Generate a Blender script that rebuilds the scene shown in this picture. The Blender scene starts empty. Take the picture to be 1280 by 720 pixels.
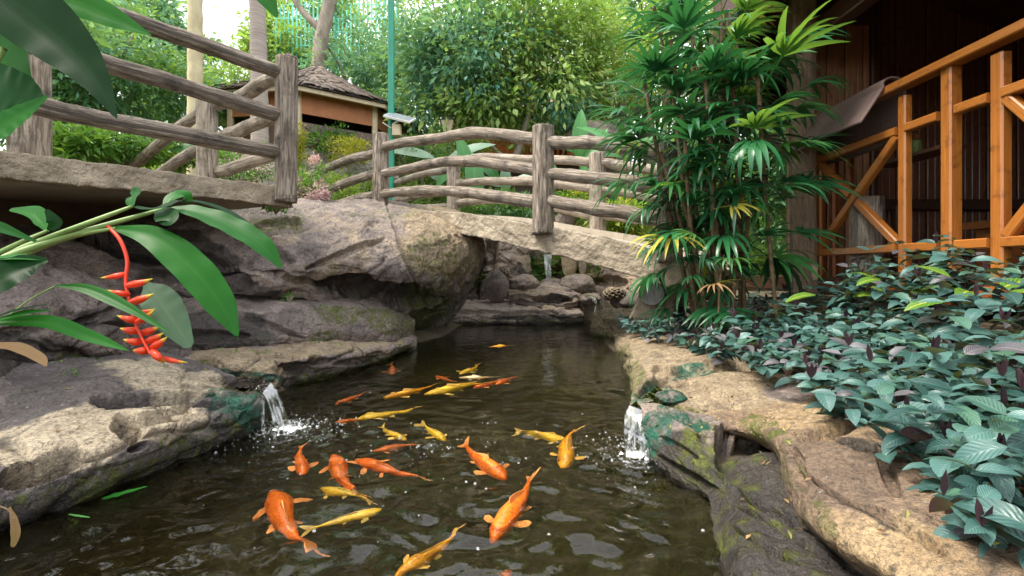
import bpy, math, random
import numpy as np
from mathutils import Vector, Matrix, Euler
R = math.radians
rng = np.random.default_rng(7)
random.seed(7)
sc = bpy.context.scene
COL = sc.collection

# ---------------------------------------------------------------- camera, sky, sun, exposure
EYE, FPX, HY = 0.75, 570.0, 338.0          # eye height over the water, focal length and horizon row (in a 1280 px wide frame)
cam_d = bpy.data.cameras.new("camera")
cam = bpy.data.objects.new("camera", cam_d)
COL.objects.link(cam)
cam.location = (0, 0, EYE)
cam.rotation_euler = (R(90), 0, 0)
cam_d.sensor_width = 36.0
cam_d.lens = 36.0 * FPX / 1280.0
cam_d.shift_y = -(360.0 - HY) / 1280.0
cam_d.clip_start, cam_d.clip_end = 0.02, 600
sc.camera = cam

SUN_EL, SUN_AZ = R(60), R(258)             # compass-style azimuth: 0 = +Y, clockwise
sd = Vector((math.sin(SUN_AZ) * math.cos(SUN_EL), math.cos(SUN_AZ) * math.cos(SUN_EL), math.sin(SUN_EL)))
world = bpy.data.worlds.new("World")
sc.world = world
world.use_nodes = True
wn = world.node_tree
sky = wn.nodes.new("ShaderNodeTexSky")
sky.sky_type = 'NISHITA'
sky.sun_disc = False
sky.sun_elevation = SUN_EL
sky.sun_rotation = SUN_AZ
sky.dust_density = 4.0
sky.air_density = 1.0
sky.ozone_density = 0.6
# thin bright cloud over most of the sky
wtc = wn.nodes.new("ShaderNodeTexCoord")
wno = wn.nodes.new("ShaderNodeTexNoise"); wno.inputs['Scale'].default_value = 2.2; wno.inputs['Detail'].default_value = 6
wn.links.new(wtc.outputs['Generated'], wno.inputs['Vector'])
wrm = wn.nodes.new("ShaderNodeMapRange"); wrm.inputs[1].default_value = .3; wrm.inputs[2].default_value = .6; wrm.inputs[3].default_value = .62; wrm.inputs[4].default_value = 1.0
wn.links.new(wno.outputs['Fac'], wrm.inputs[0])
wmx = wn.nodes.new("ShaderNodeMix"); wmx.data_type = 'RGBA'
wn.links.new(wrm.outputs[0], wmx.inputs[0]); wn.links.new(sky.outputs[0], wmx.inputs[6])
wmx.inputs[7].default_value = (6.4, 6.55, 6.8, 1)
wn.links.new(wmx.outputs[2], wn.nodes["Background"].inputs[0])
wn.nodes["Background"].inputs[1].default_value = 0.15
sun_d = bpy.data.lights.new("sun", 'SUN')
sun_d.energy = 2.5
sun_d.angle = R(24)
sun_d.color = (1.0, 0.93, 0.82)
sun = bpy.data.objects.new("sun", sun_d)
COL.objects.link(sun)
sun.location = sd * 40
sun.rotation_euler = sd.to_track_quat('Z', 'Y').to_euler()
sc.view_settings.view_transform = 'Standard'
sc.view_settings.look = 'None'
sc.view_settings.gamma = 1
sc.view_settings.exposure = 1.5
sc.render.engine = 'CYCLES'
cy = sc.cycles
cy.use_denoising = True
cy.max_bounces = 9
cy.diffuse_bounces = 4
cy.glossy_bounces = 3
cy.transmission_bounces = 6
cy.transparent_max_bounces = 12
cy.volume_bounces = 1
cy.caustics_reflective = False
cy.caustics_refractive = True
cy.sample_clamp_indirect = 6

# ---------------------------------------------------------------- helpers
def P(px, py, Y):
    return Vector(((px - 640.0) / FPX * Y, Y, EYE - (py - HY) / FPX * Y))

_perm = np.random.default_rng(11).permutation(256)
_perm = np.concatenate([_perm, _perm])
_grad = np.random.default_rng(5).normal(size=(256, 3))
_grad /= np.linalg.norm(_grad, axis=1)[:, None]

def pnoise(p):
    p = np.asarray(p, float)
    i = np.floor(p).astype(int)
    f = p - i
    u = f * f * f * (f * (f * 6 - 15) + 10)
    i &= 255
    out = 0
    for dx in (0, 1):
        for dy in (0, 1):
            for dz in (0, 1):
                h = _perm[_perm[_perm[(i[..., 0] + dx) & 255] + ((i[..., 1] + dy) & 255)] + ((i[..., 2] + dz) & 255)]
                g = _grad[h]
                d = g[..., 0] * (f[..., 0] - dx) + g[..., 1] * (f[..., 1] - dy) + g[..., 2] * (f[..., 2] - dz)
                w = (u[..., 0] if dx else 1 - u[..., 0]) * (u[..., 1] if dy else 1 - u[..., 1]) * (u[..., 2] if dz else 1 - u[..., 2])
                out = out + d * w
    return out * 1.5

def fbm(p, o=4, gain=.5):
    p = np.asarray(p, float)
    a, s, t = 1.0, 0, 0
    for k in range(o):
        s = s + a * pnoise(p * 2 ** k + 17.3 * k)
        t += a
        a *= gain
    return s / t

def sstep(a, b, x):
    t = np.clip((x - a) / (b - a), 0, 1)
    return t * t * (3 - 2 * t)

def tag(o, label=None, cat=None, group=None, kind=None):
    if label: o["label"] = label
    if cat: o["category"] = cat
    if group: o["group"] = group
    if kind: o["kind"] = kind
    return o

def thing(name, loc, label, cat, group=None, rz=0.0):
    o = bpy.data.objects.new(name, None)
    o.empty_display_size = .05
    COL.objects.link(o)
    o.location = loc
    o.rotation_euler = (0, 0, rz)
    return tag(o, label, cat, group)

def wloc(o):
    v = Vector((0, 0, 0))
    while o is not None:
        v += o.location
        o = o.parent
    return v

def mesh_np(name, V, Fq, mat, smooth=True, uv=None, col=None, colname="mask"):
    """V (n,3); Fq (m,3|4) or a list of faces; uv (n,2) per vertex; col (n,4) per vertex"""
    me = bpy.data.meshes.new(name)
    V = np.asarray(V, float)
    if isinstance(Fq, np.ndarray):
        m, k = Fq.shape
        me.vertices.add(len(V))
        me.vertices.foreach_set("co", V.astype(np.float32).ravel())
        me.loops.add(m * k)
        me.loops.foreach_set("vertex_index", Fq.astype(np.int32).ravel())
        me.polygons.add(m)
        me.polygons.foreach_set("loop_start", np.arange(0, m * k, k, dtype=np.int32))
        me.update(calc_edges=True)
        idx = Fq.ravel()
    else:
        me.from_pydata([tuple(v) for v in V], [], Fq)
        me.update()
        idx = np.empty(len(me.loops), dtype=np.int32)
        me.loops.foreach_get("vertex_index", idx)
    if uv is not None:
        l = me.uv_layers.new(name="UVMap")
        l.data.foreach_set("uv", np.asarray(uv, np.float32)[idx].ravel())
    if col is not None:
        a = me.color_attributes.new(colname, 'FLOAT_COLOR', 'POINT')
        a.data.foreach_set("color", np.asarray(col, np.float32).ravel())
    me.polygons.foreach_set("use_smooth", np.full(len(me.polygons), bool(smooth)))
    if mat is not None:
        me.materials.append(mat)
    return me

def link(name, me, parent=None, loc=None):
    o = bpy.data.objects.new(name, me)
    COL.objects.link(o)
    if parent is not None: o.parent = parent
    if loc is not None: o.location = loc
    return o

def obj(name, V, Fq, mat, parent=None, smooth=True, uv=None, col=None, center=False):
    """V in world coordinates; stored relative to the parent (or to its own base when center)"""
    V = np.asarray(V, float)
    off = np.zeros(3)
    loc = None
    if parent is not None:
        off = np.array(wloc(parent))
    if center:
        c = np.array([(V[:, 0].min() + V[:, 0].max()) / 2, (V[:, 1].min() + V[:, 1].max()) / 2, V[:, 2].min()])
        loc = c - off
        off = c
    me = mesh_np(name, V - off, Fq, mat, smooth, uv, col)
    return link(name, me, parent, loc)

def grid_faces(nu, nv, wrap=False):
    a = np.arange(nu * nv).reshape(nu, nv)
    if wrap:
        a = np.concatenate([a, a[:, :1]], 1)
    return np.stack([a[:-1, :-1], a[1:, :-1], a[1:, 1:], a[:-1, 1:]], -1).reshape(-1, 4)

def catmull(A, n):
    """A (k, ...) control points -> n points along a Catmull-Rom curve"""
    A = np.asarray(A, float)
    k = len(A)
    if k == 2:
        t = np.linspace(0, 1, n)[(...,) + (None,) * (A.ndim - 1)]
        return A[0] * (1 - t) + A[1] * t
    B = np.concatenate([[2 * A[0] - A[1]], A, [2 * A[-1] - A[-2]]])
    t = np.linspace(0, k - 1, n)
    i = np.minimum(t.astype(int), k - 2)
    f = (t - i)[(...,) + (None,) * (A.ndim - 1)]
    p0, p1, p2, p3 = B[i], B[i + 1], B[i + 2], B[i + 3]
    return .5 * (2 * p1 + (p2 - p0) * f + (2 * p0 - 5 * p1 + 4 * p2 - p3) * f * f + (3 * p1 - p0 - 3 * p2 + p3) * f ** 3)

class MB:
    def __init__(s): s.v, s.f, s.uv = [], [], []
    def add(s, V, F, uv=None):
        n = len(s.v)
        s.v += [tuple(x) for x in V]
        s.f += [tuple(int(i) + n for i in f) for f in F]
        s.uv += [tuple(x) for x in uv] if uv is not None else [(x[0], x[2]) for x in V]
    def box(s, c, size, ax=None, bev=0.0):
        c = Vector(c)
        ax = ax or (Vector((1, 0, 0)), Vector((0, 1, 0)), Vector((0, 0, 1)))
        h = [x / 2 for x in size]
        V, F, uv = [], [], []
        b = min(bev, min(h) * .6)
        if b <= 0:
            for x in (-1, 1):
                for y in (-1, 1):
                    for z in (-1, 1):
                        V.append(c + ax[0] * x * h[0] + ax[1] * y * h[1] + ax[2] * z * h[2])
                        uv.append(((x + y * .5) * .1, z * h[2]))
            F = [(0, 1, 3, 2), (4, 6, 7, 5), (0, 4, 5, 1), (2, 3, 7, 6), (0, 2, 6, 4), (1, 5, 7, 3)]
        else:
            # long axis = the largest; bevel its four edges (octagonal profile)
            L = max(range(3), key=lambda i: size[i])
            i, j = [k for k in range(3) if k != L]
            prof = [(h[i] - b, h[j]), (h[i], h[j] - b), (h[i], -h[j] + b), (h[i] - b, -h[j]), (-h[i] + b, -h[j]), (-h[i], -h[j] + b), (-h[i], h[j] - b), (-h[i] + b, h[j])]
            for e in (-1, 1):
                for q, (u, w) in enumerate(prof):
                    V.append(c + ax[i] * u + ax[j] * w + ax[L] * e * h[L])
                    uv.append((q * .12, e * h[L]))
            F = [tuple(range(8)), tuple(range(15, 7, -1))] + [(k, 8 + k, 8 + (k + 1) % 8, (k + 1) % 8) for k in range(8)]
        s.add(V, F, uv)
    def bar(s, a, b, w, d, up=(0, 0, 1), bev=.006):
        a, b = Vector(a), Vector(b)
        t = (b - a)
        L = t.length
        t.normalize()
        side = t.cross(Vector(up)).normalized()
        u = side.cross(t)
        s.box((a + b) / 2, (w, d, L), (side, u, t), bev)
    def build(s, name, mat, parent=None, smooth=False, center=False):
        V = np.array(s.v)
        o = obj(name, V, s.f, mat, parent, smooth, uv=np.array(s.uv), center=center)
        bm_fix(o.data)
        return o

import bmesh
def bm_fix(me):
    bm = bmesh.new()
    bm.from_mesh(me)
    bmesh.ops.recalc_face_normals(bm, faces=bm.faces)
    bm.to_mesh(me)
    bm.free()

def tube_np(pts, rad, sides=10, noise=0.0, seed=0.0, caps=True, nf=9.0):
    """pts (n,3), rad scalar or (n,) -> V, F(list), uv"""
    pts = np.asarray([tuple(p) for p in pts], float)
    n = len(pts)
    rad = np.full(n, rad, float) if np.isscalar(rad) else np.asarray(rad, float)
    T = np.gradient(pts, axis=0)
    T /= np.linalg.norm(T, axis=1)[:, None] + 1e-9
    ref = np.array([0, 0, 1.0]) if abs(T[:, 2]).mean() < .8 else np.array([0, 1.0, 0])
    A = np.cross(T, ref)
    A /= np.linalg.norm(A, axis=1)[:, None] + 1e-9
    B = np.cross(A, T)
    th = np.linspace(0, 2 * math.pi, sides, endpoint=False)
    ring = A[:, None, :] * np.cos(th)[None, :, None] + B[:, None, :] * np.sin(th)[None, :, None]
    r = rad[:, None] * np.ones(sides)[None]
    if noise:
        q = pts[:, None, :] + ring * rad[:, None, None]
        r = r * (1 + noise * (fbm(q * nf + seed, 3) + .6 * fbm(np.stack([np.cos(th)[None] * 2 + 0 * r, np.sin(th)[None] * 2 + 0 * r, np.linspace(0, 1, n)[:, None] * 1.5 + 0 * r], -1) + seed, 3)))
    V = (pts[:, None, :] + ring * r[..., None]).reshape(-1, 3)
    L = np.concatenate([[0], np.cumsum(np.linalg.norm(np.diff(pts, axis=0), axis=1))])
    uv = np.stack([np.broadcast_to(th[None] / (2 * math.pi), (n, sides)), np.broadcast_to(L[:, None], (n, sides))], -1).reshape(-1, 2)
    F = [tuple(f) for f in grid_faces(n, sides, True)]
    if caps:
        F.append(tuple(range(sides - 1, -1, -1)))
        F.append(tuple(range((n - 1) * sides, n * sides)))
    return V, F, uv

def tube(name, pts, rad, mat, parent=None, sides=10, noise=0.0, seed=0.0, nf=9.0, center=False):
    V, F, uv = tube_np(pts, rad, sides, noise, seed, True, nf)
    o = obj(name, V, F, mat, parent, True, uv=uv, center=center)
    return o

def lin(pts, n):
    return catmull([tuple(p) for p in pts], n)

# ---------------------------------------------------------------- materials
class NT:
    def __init__(s, name):
        s.m = bpy.data.materials.new(name)
        s.m.use_nodes = True
        s.t = s.m.node_tree
        s.b = s.t.nodes["Principled BSDF"]
        s.out = s.t.nodes["Material Output"]
    def n(s, typ, **kw):
        x = s.t.nodes.new(typ)
        for k, v in kw.items(): setattr(x, k, v)
        return x
    def l(s, a, b): s.t.links.new(a, b)
    def coord(s, which='Object', scale=(1, 1, 1), offset=True):
        tc = s.n('ShaderNodeTexCoord')
        mp = s.n('ShaderNodeMapping')
        mp.inputs['Scale'].default_value = scale
        s.l(tc.outputs[which], mp.inputs[0])
        if offset:
            oi = s.n('ShaderNodeObjectInfo')
            mul = s.n('ShaderNodeMath', operation='MULTIPLY')
            mul.inputs[1].default_value = 37.0
            s.l(oi.outputs['Random'], mul.inputs[0])
            s.l(mul.outputs[0], mp.inputs['Location'])
        return mp.outputs[0]
    def noise(s, co, scale, detail=4, rough=.55, dist=0):
        x = s.n('ShaderNodeTexNoise')
        x.inputs['Scale'].default_value = scale
        x.inputs['Detail'].default_value = detail
        x.inputs['Roughness'].default_value = rough
        x.inputs['Distortion'].default_value = dist
        s.l(co, x.inputs['Vector'])
        return x.outputs['Fac']
    def ramp(s, fac, stops):
        x = s.n('ShaderNodeValToRGB')
        e = x.color_ramp.elements
        while len(e) < len(stops): e.new(.5)
        for k, (p, c) in enumerate(stops):
            e[k].position = p
            e[k].color = (*c, 1) if len(c) == 3 else c
        s.l(fac, x.inputs[0])
        return x.outputs[0]
    def mix(s, fac, a, b, mode='MIX'):
        x = s.n('ShaderNodeMix', data_type='RGBA', blend_type=mode)
        for v, i in ((fac, 0), (a, 6), (b, 7)):
            if hasattr(v, 'is_linked') or hasattr(v, 'links'): s.l(v, x.inputs[i])
            else: x.inputs[i].default_value = v if i == 0 else ((*v, 1) if len(v) == 3 else v)
        return x.outputs[2]
    def math(s, op, a, b=None, clamp=False):
        x = s.n('ShaderNodeMath', operation=op)
        x.use_clamp = clamp
        for v, i in ((a, 0), (b, 1)):
            if v is None: continue
            if hasattr(v, 'links'): s.l(v, x.inputs[i])
            else: x.inputs[i].default_value = v
        return x.outputs[0]
    def bump(s, h, strength=.4, dist=.02, prev=None):
        x = s.n('ShaderNodeBump')
        x.inputs['Strength'].default_value = strength
        x.inputs['Distance'].default_value = dist
        s.l(h, x.inputs['Height'])
        if prev is not None: s.l(prev, x.inputs['Normal'])
        return x.outputs[0]
    def set(s, color=None, rough=None, normal=None, **kw):
        for v, i in ((color, 'Base Color'), (rough, 'Roughness')):
            if v is None: continue
            if hasattr(v, 'links'): s.l(v, s.b.inputs[i])
            else: s.b.inputs[i].default_value = v if i == 'Roughness' else (*v, 1)
        if normal is not None: s.l(normal, s.b.inputs['Normal'])
        for k, v in kw.items(): s.b.inputs[k].default_value = v
        return s.m

def simple(name, c1, c2, scale=6, rough=.7, bump=.3, bscale=30, stretch=(1, 1, 1), coord='Object', dist=.01, spec=None):
    m = NT(name)
    co = m.coord(coord, stretch)
    col = m.ramp(m.noise(co, scale, 5, .6), [(.3, c1), (.7, c2)])
    nrm = m.bump(m.noise(co, bscale, 4, .6), bump, dist)
    m.set(col, rough, nrm)
    if spec is not None: m.b.inputs['Specular IOR Level'].default_value = spec
    return m.m

def leaf_mat(name, c1, c2, vein=(.2, .3, .1), rough=.4, trans=.35, veins=14, veinamt=.35, tint=False, hue=.5, back=None, bump=.4, spec=.5, glow=(.35, .55, .04), alt=None):
    """leaf with midrib and side veins from its UV (u across 0..1, v along 0..1); colour varies per object or per leaf"""
    m = NT(name)
    if tint:
        at = m.n('ShaderNodeAttribute', attribute_name='mask')
        rnd = m.n('ShaderNodeSeparateColor')
        m.l(at.outputs['Color'], rnd.inputs[0])
        col = m.ramp(rnd.outputs[0], [(0, c1), (1, c2)])
        if hue != .5:
            col = m.mix(rnd.outputs[1], col, hue)
        nrm = None
    else:
        oi = m.n('ShaderNodeObjectInfo')
        co = m.coord('Object')
        f = m.math('ADD', m.math('MULTIPLY', oi.outputs['Random'], .8), m.math('MULTIPLY', m.noise(co, 14, 3), .4))
        col = m.ramp(f, [(.15, c1), (.95, c2)])
        if alt is not None:
            rf = m.math('FRACT', m.math('MULTIPLY', oi.outputs['Random'], 13.7))
            col = m.mix(m.math('MULTIPLY', m.math('SUBTRACT', rf, .72, clamp=True), 3.2, clamp=True), col, alt)
        uv = m.n('ShaderNodeUVMap')
        sp = m.n('ShaderNodeSeparateXYZ')
        m.l(uv.outputs[0], sp.inputs[0])
        d = m.math('ABSOLUTE', m.math('SUBTRACT', sp.outputs[0], .5))
        mid = m.math('LESS_THAN', d, .035)
        ph = m.math('SUBTRACT', m.math('MULTIPLY', sp.outputs[1], float(veins)), m.math('MULTIPLY', d, float(veins) * .55))
        tri = m.math('PINGPONG', ph, .5)
        sv = m.math('SUBTRACT', 1.0, m.math('MULTIPLY', tri, 6.0), clamp=True)
        v = m.math('MAXIMUM', mid, m.math('MULTIPLY', sv, .5))
        col = m.mix(m.math('MULTIPLY', v, veinamt), col, vein)
        nrm = m.bump(tri, bump, .004)
    if back is not None:
        geo = m.n('ShaderNodeNewGeometry')
        col = m.mix(geo.outputs['Backfacing'], col, back)
    m.set(col, rough, nrm)
    m.b.inputs['Specular IOR Level'].default_value = spec
    tr = m.n('ShaderNodeBsdfTranslucent')
    br = m.mix(.55, col, glow)
    m.l(br, tr.inputs[0])
    mx = m.n('ShaderNodeMixShader')
    mx.inputs[0].default_value = trans
    m.l(m.b.outputs[0], mx.inputs[1])
    m.l(tr.outputs[0], mx.inputs[2])
    m.l(mx.outputs[0], m.out.inputs[0])
    return m.m

def rock_mat(name, grey1, grey2, tan1, tan2):
    m = NT(name)
    co = m.coord('Object', offset=False)
    at = m.n('ShaderNodeAttribute', attribute_name='mask')
    s = m.n('ShaderNodeSeparateColor')
    m.l(at.outputs['Color'], s.inputs[0])
    n1 = m.noise(co, 3.2, 6, .65, .6)
    n2 = m.noise(co, 11, 6, .65)
    n3 = m.noise(co, 55, 5, .7)
    grey = m.ramp(n1, [(.3, grey1), (.7, grey2)])
    tan = m.ramp(n2, [(.3, tan1), (.72, tan2)])
    def edge(v, w=.55, nz=n2):
        x = m.math('ADD', v, m.math('MULTIPLY', m.math('SUBTRACT', nz, .5), w * 2))
        return m.math('MULTIPLY', m.math('SUBTRACT', x, .35), 3.3, clamp=True)
    c = m.mix(edge(s.outputs[0], .7, n1), grey, tan)
    c = m.mix(m.math('MULTIPLY', m.math('SUBTRACT', n3, .5, clamp=True), 4.0, clamp=True), c, (.05, .042, .036))        # dark specks
    c = m.mix(m.math('MULTIPLY', m.math('SUBTRACT', m.noise(co, 38, 4, .7), .6, clamp=True), 5.0, clamp=True), c, (.42, .37, .3))  # pale lichen flecks
    cv = m.n('ShaderNodeTexVoronoi', feature='DISTANCE_TO_EDGE'); cv.inputs['Scale'].default_value = 5.5
    wv = m.n('ShaderNodeTexNoise'); wv.inputs['Scale'].default_value = 7; wv.inputs['Detail'].default_value = 5; m.l(co, wv.inputs['Vector'])
    cvv = m.n('ShaderNodeVectorMath', operation='MULTIPLY_ADD'); m.l(wv.outputs['Color'], cvv.inputs[0]); cvv.inputs[1].default_value = (.5, .5, .5); m.l(co, cvv.inputs[2]); m.l(cvv.outputs[0], cv.inputs['Vector'])
    ck = m.math('SUBTRACT', 1.0, m.math('MULTIPLY', cv.outputs['Distance'], 60.0), clamp=True)
    ck = m.math('MULTIPLY', ck, m.math('MULTIPLY', m.math('SUBTRACT', m.noise(co, 2.6, 3, .5), .54, clamp=True), 8.0, clamp=True))
    c = m.mix(m.math('MULTIPLY', ck, .5), c, (.03, .024, .02))
    gr = m.ramp(m.noise(co, 85, 5, .8), [(.36, (.45, .44, .43)), (.5, (1, 1, 1)), (.66, (1.3, 1.28, 1.24))])
    c = m.mix(.9, c, gr, 'MULTIPLY')
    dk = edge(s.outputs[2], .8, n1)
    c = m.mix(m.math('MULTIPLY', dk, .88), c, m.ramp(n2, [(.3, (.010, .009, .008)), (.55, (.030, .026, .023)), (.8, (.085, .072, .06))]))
    c = m.mix(m.math('MULTIPLY', m.math('SUBTRACT', .46, m.noise(co, 6.5, 7, .72, 1.2), clamp=True), 4.5, clamp=True), c, m.mix(.75, c, (.03, .024, .02)))
    nm = m.noise(co, 24, 6, .75)
    ms = m.math('MULTIPLY', edge(s.outputs[1], 1.0), m.math('MULTIPLY', m.math('SUBTRACT', nm, .43, clamp=True), 9.0, clamp=True))
    mossc = m.ramp(n3, [(.25, (.022, .028, .006)), (.55, (.10, .12, .014)), (.8, (.26, .25, .04))])
    c = m.mix(m.math('MULTIPLY', ms, .92), c, mossc)
    al = m.math('MULTIPLY', edge(at.outputs['Alpha'], 1.0), m.math('ADD', .35, m.math('MULTIPLY', m.math('SUBTRACT', m.noise(co, 15, 6, .72), .42, clamp=True), 7.0), clamp=True))
    c = m.mix(m.math('MULTIPLY', al, .93), c, m.ramp(n2, [(.3, (.004, .022, .014)), (.52, (.006, .075, .045)), (.75, (.012, .17, .11))]))
    rough = m.math('SUBTRACT', .72, m.math('MULTIPLY', m.math('MAXIMUM', dk, al), .42))
    rough = m.math('ADD', rough, m.math('MULTIPLY', m.math('SUBTRACT', n2, .5), .3))
    b = m.bump(n2, .8, .05)
    b = m.bump(n3, .85, .016, b)
    b = m.bump(m.noise(co, 140, 3, .7), .5, .005, b)
    vor = m.n('ShaderNodeTexVoronoi')
    vor.inputs['Scale'].default_value = 26
    m.l(co, vor.inputs['Vector'])
    b = m.bump(m.math('MULTIPLY', vor.outputs['Distance'], m.math('ADD', ms, .25)), .5, .02, b)
    b = m.bump(m.math('SUBTRACT', 1.0, ck), .6, .015, b)
    m.set(c, rough, b)
    return m.m

def log_mat(name, c0, c1, c2):
    m = NT(name)
    co = m.coord('UV', (9, 1.6, 1))
    co2 = m.coord('UV', (3, 2.2, 1))
    co3 = m.coord('Object')
    a = m.noise(co, 3.0, 6, .7, .5)
    b = m.noise(co2, 2.0, 4, .6)
    g = m.noise(co3, 40, 4, .7)
    c = m.ramp(a, [(.34, c0), (.48, c1), (.66, c2)])
    c = m.mix(m.math('MULTIPLY', m.math('SUBTRACT', m.noise(co3, 5.5, 5, .65), .52, clamp=True), 5, clamp=True), c, c0)
    c = m.mix(m.math('MULTIPLY', m.math('SUBTRACT', b, .5, clamp=True), 2.5, clamp=True), c, (c1[0] * 1.0, c1[1] * .95, c1[2] * .85))
    c = m.mix(m.math('MULTIPLY', m.math('SUBTRACT', m.noise(co3, 9, 4, .7), .57, clamp=True), 4, clamp=True), c, (.10, .10, .045))
    nb = m.bump(a, 1.0, .035)
    nb = m.bump(g, .35, .006, nb)
    return m.set(c, .78, nb)

M = {}
M['rock'] = rock_mat('rock', (.10, .078, .07), (.40, .32, .285), (.19, .135, .08), (.47, .37, .24))
M['rock_pink'] = rock_mat('pinkish_rock', (.34, .26, .22), (.56, .44, .37), (.44, .33, .2), (.60, .48, .33))
M['rock_slab'] = rock_mat('slab_rock', (.06, .05, .05), (.21, .175, .165), (.34, .27, .19), (.60, .50, .36))
M['rock_brown'] = rock_mat('brown_rock', (.12, .08, .055), (.28, .19, .125), (.27, .175, .09), (.46, .335, .19))
M['log'] = log_mat('weathered_log', (.035, .028, .024), (.23, .18, .14), (.54, .46, .37))
M['log_pale'] = log_mat('pale_log', (.08, .062, .05), (.34, .28, .22), (.6, .52, .42))
M['concrete'] = simple('rough_concrete', (.15, .12, .085), (.46, .38, .28), 5, .85, .9, 22, dist=.03)
M['deck'] = simple('worn_deck', (.36, .31, .25), (.5, .44, .36), 8, .85, .4, 40)
def wood(name, c1, c2, rough):
    m = NT(name)
    co = m.coord('UV', (16, 1.2, 1))
    a = m.noise(co, 3, 5, .6, .6)
    g = m.noise(m.coord('Object'), 5, 3)
    c = m.mix(m.math('MULTIPLY', g, .35), m.ramp(a, [(.3, c1), (.7, c2)]), c1)
    co2 = m.coord('Object')
    c = m.mix(m.math('MULTIPLY', m.math('SUBTRACT', m.noise(co2, 13, 6, .7), .54, clamp=True), 5, clamp=True), c, (c1[0] * .35, c1[1] * .35, c1[2] * .5))
    c = m.mix(m.math('MULTIPLY', m.math('SUBTRACT', m.noise(m.coord('UV', (40, .8, 1)), 4, 4, .7), .55, clamp=True), 3.5, clamp=True), c, (c1[0] * .45, c1[1] * .4, c1[2] * .5))
    m.set(c, rough, m.bump(a, .15, .004))
    m.b.inputs['Coat Weight'].default_value = .35
    m.b.inputs['Coat Roughness'].default_value = .2
    return m.m
M['wood'] = wood('varnished_wood', (.30, .095, .018), (.50, .185, .032), .35)
M['wood_red'] = wood('red_varnished_wood', (.24, .062, .016), (.38, .11, .026), .4)
M['wood_dark'] = wood('dark_wood', (.055, .022, .012), (.11, .045, .022), .5)
M['slat'] = wood('lit_slat_wood', (.34, .16, .08), (.52, .27, .14), .55)
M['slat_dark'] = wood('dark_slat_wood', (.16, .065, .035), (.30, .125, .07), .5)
M['cabin_log'] = log_mat('smooth_log', (.25, .17, .11), (.36, .25, .17), (.46, .34, .24))
M['mat'] = simple('woven_mat', (.13, .085, .075), (.185, .125, .11), 60, .75, .4, 160)
M['soil'] = simple('garden_soil', (.06, .045, .03), (.15, .12, .07), 3, .95, .6, 14, dist=.05)
M['bed'] = None
M['cover'] = leaf_mat('dark_silver_green_leaf', (.006, .04, .035), (.072, .165, .15), (.2, .29, .26), .36, .10, 9, .25, back=(.10, .04, .07), alt=(.06, .15, .09))
M['cover_purple'] = leaf_mat('purple_leaf', (.05, .045, .055), (.15, .15, .165), (.30, .26, .28), .36, .1, 11, .35, back=(.12, .035, .07))
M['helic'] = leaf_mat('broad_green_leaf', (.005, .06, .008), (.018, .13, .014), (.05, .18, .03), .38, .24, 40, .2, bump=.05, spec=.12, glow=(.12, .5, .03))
M['helic_dark'] = leaf_mat('shaded_green_leaf', (.002, .018, .004), (.006, .042, .008), (.012, .06, .012), .36, .08, 40, .16, bump=.04, spec=.07, glow=(.12, .5, .03))  # darker copy of the broad leaf, shade put into its colour
M['helic_grey'] = leaf_mat('greyish_leaf_underside', (.03, .10, .04), (.06, .14, .07), (.12, .2, .1), .5, .15, 34, .3, bump=.25)
M['palm'] = leaf_mat('lady_palm_leaf', (.006, .05, .02), (.03, .16, .055), (.04, .14, .05), .30, .2, 1, .3, bump=.1, glow=(.10, .42, .08))
M['palm_light'] = leaf_mat('light_palm_leaf', (.03, .17, .04), (.09, .28, .07), (.2, .3, .06), .36, .35, 1, .3, bump=.1)
M['palm_yellow'] = leaf_mat('yellow_palm_leaf', (.34, .36, .04), (.5, .44, .06), (.3, .25, .03), .45, .35, 1, .3, bump=.1)
M['palm_dry'] = leaf_mat('dry_palm_leaf', (.22, .12, .05), (.33, .2, .09), (.2, .1, .04), .7, .2, 1, .3, bump=.2)
M['stem'] = simple('green_stem', (.14, .26, .06), (.3, .4, .13), 8, .45, .2, 30)
M['cane'] = simple('palm_cane', (.09, .055, .03), (.22, .15, .08), 14, .75, .6, 40, (1, 1, 2.5))
M['purple_stem'] = simple('purple_stem', (.03, .015, .02), (.07, .03, .04), 20, .6, .2, 30)
M['banana'] = leaf_mat('banana_leaf', (.02, .13, .035), (.06, .25, .06), (.2, .4, .15), .35, .35, 26, .35)
M['banana_pale'] = leaf_mat('pale_banana_leaf', (.22, .36, .25), (.36, .48, .36), (.5, .6, .5), .4, .3, 26, .35)
M['croton'] = leaf_mat('variegated_leaf', (.05, .17, .02), (.10, .24, .03), (.55, .5, .08), .35, .25, 9, .9)
M['tree_a'] = leaf_mat('bright_tree_leaf', (.08, .22, .05), (.42, .54, .18), rough=.4, trans=.45, tint=True, hue=(.36, .33, .09))
M['tree_b'] = leaf_mat('dark_tree_leaf', (.025, .12, .06), (.14, .32, .15), rough=.4, trans=.4, tint=True, hue=(.12, .2, .05))
M['tree_c'] = leaf_mat('teal_tree_leaf', (.04, .22, .17), (.28, .48, .34), rough=.4, trans=.4, tint=True, hue=(.2, .3, .08))
M['tree_y'] = leaf_mat('yellow_green_leaf', (.18, .30, .04), (.42, .50, .09), rough=.45, trans=.45, tint=True, hue=(.5, .45, .05))
M['yellow_bush'] = leaf_mat('yellow_bush_leaf', (.4, .36, .03), (.6, .5, .04), rough=.5, trans=.35, tint=True, hue=(.25, .4, .05))
M['pink'] = leaf_mat('pink_blossom', (.75, .32, .46), (.88, .60, .70), rough=.6, trans=.35, tint=True, hue=(.75, .62, .66))
M['fern'] = leaf_mat('fern_green', (.05, .18, .025), (.14, .32, .05), rough=.45, trans=.35, tint=True, hue=(.25, .4, .08))
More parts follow.
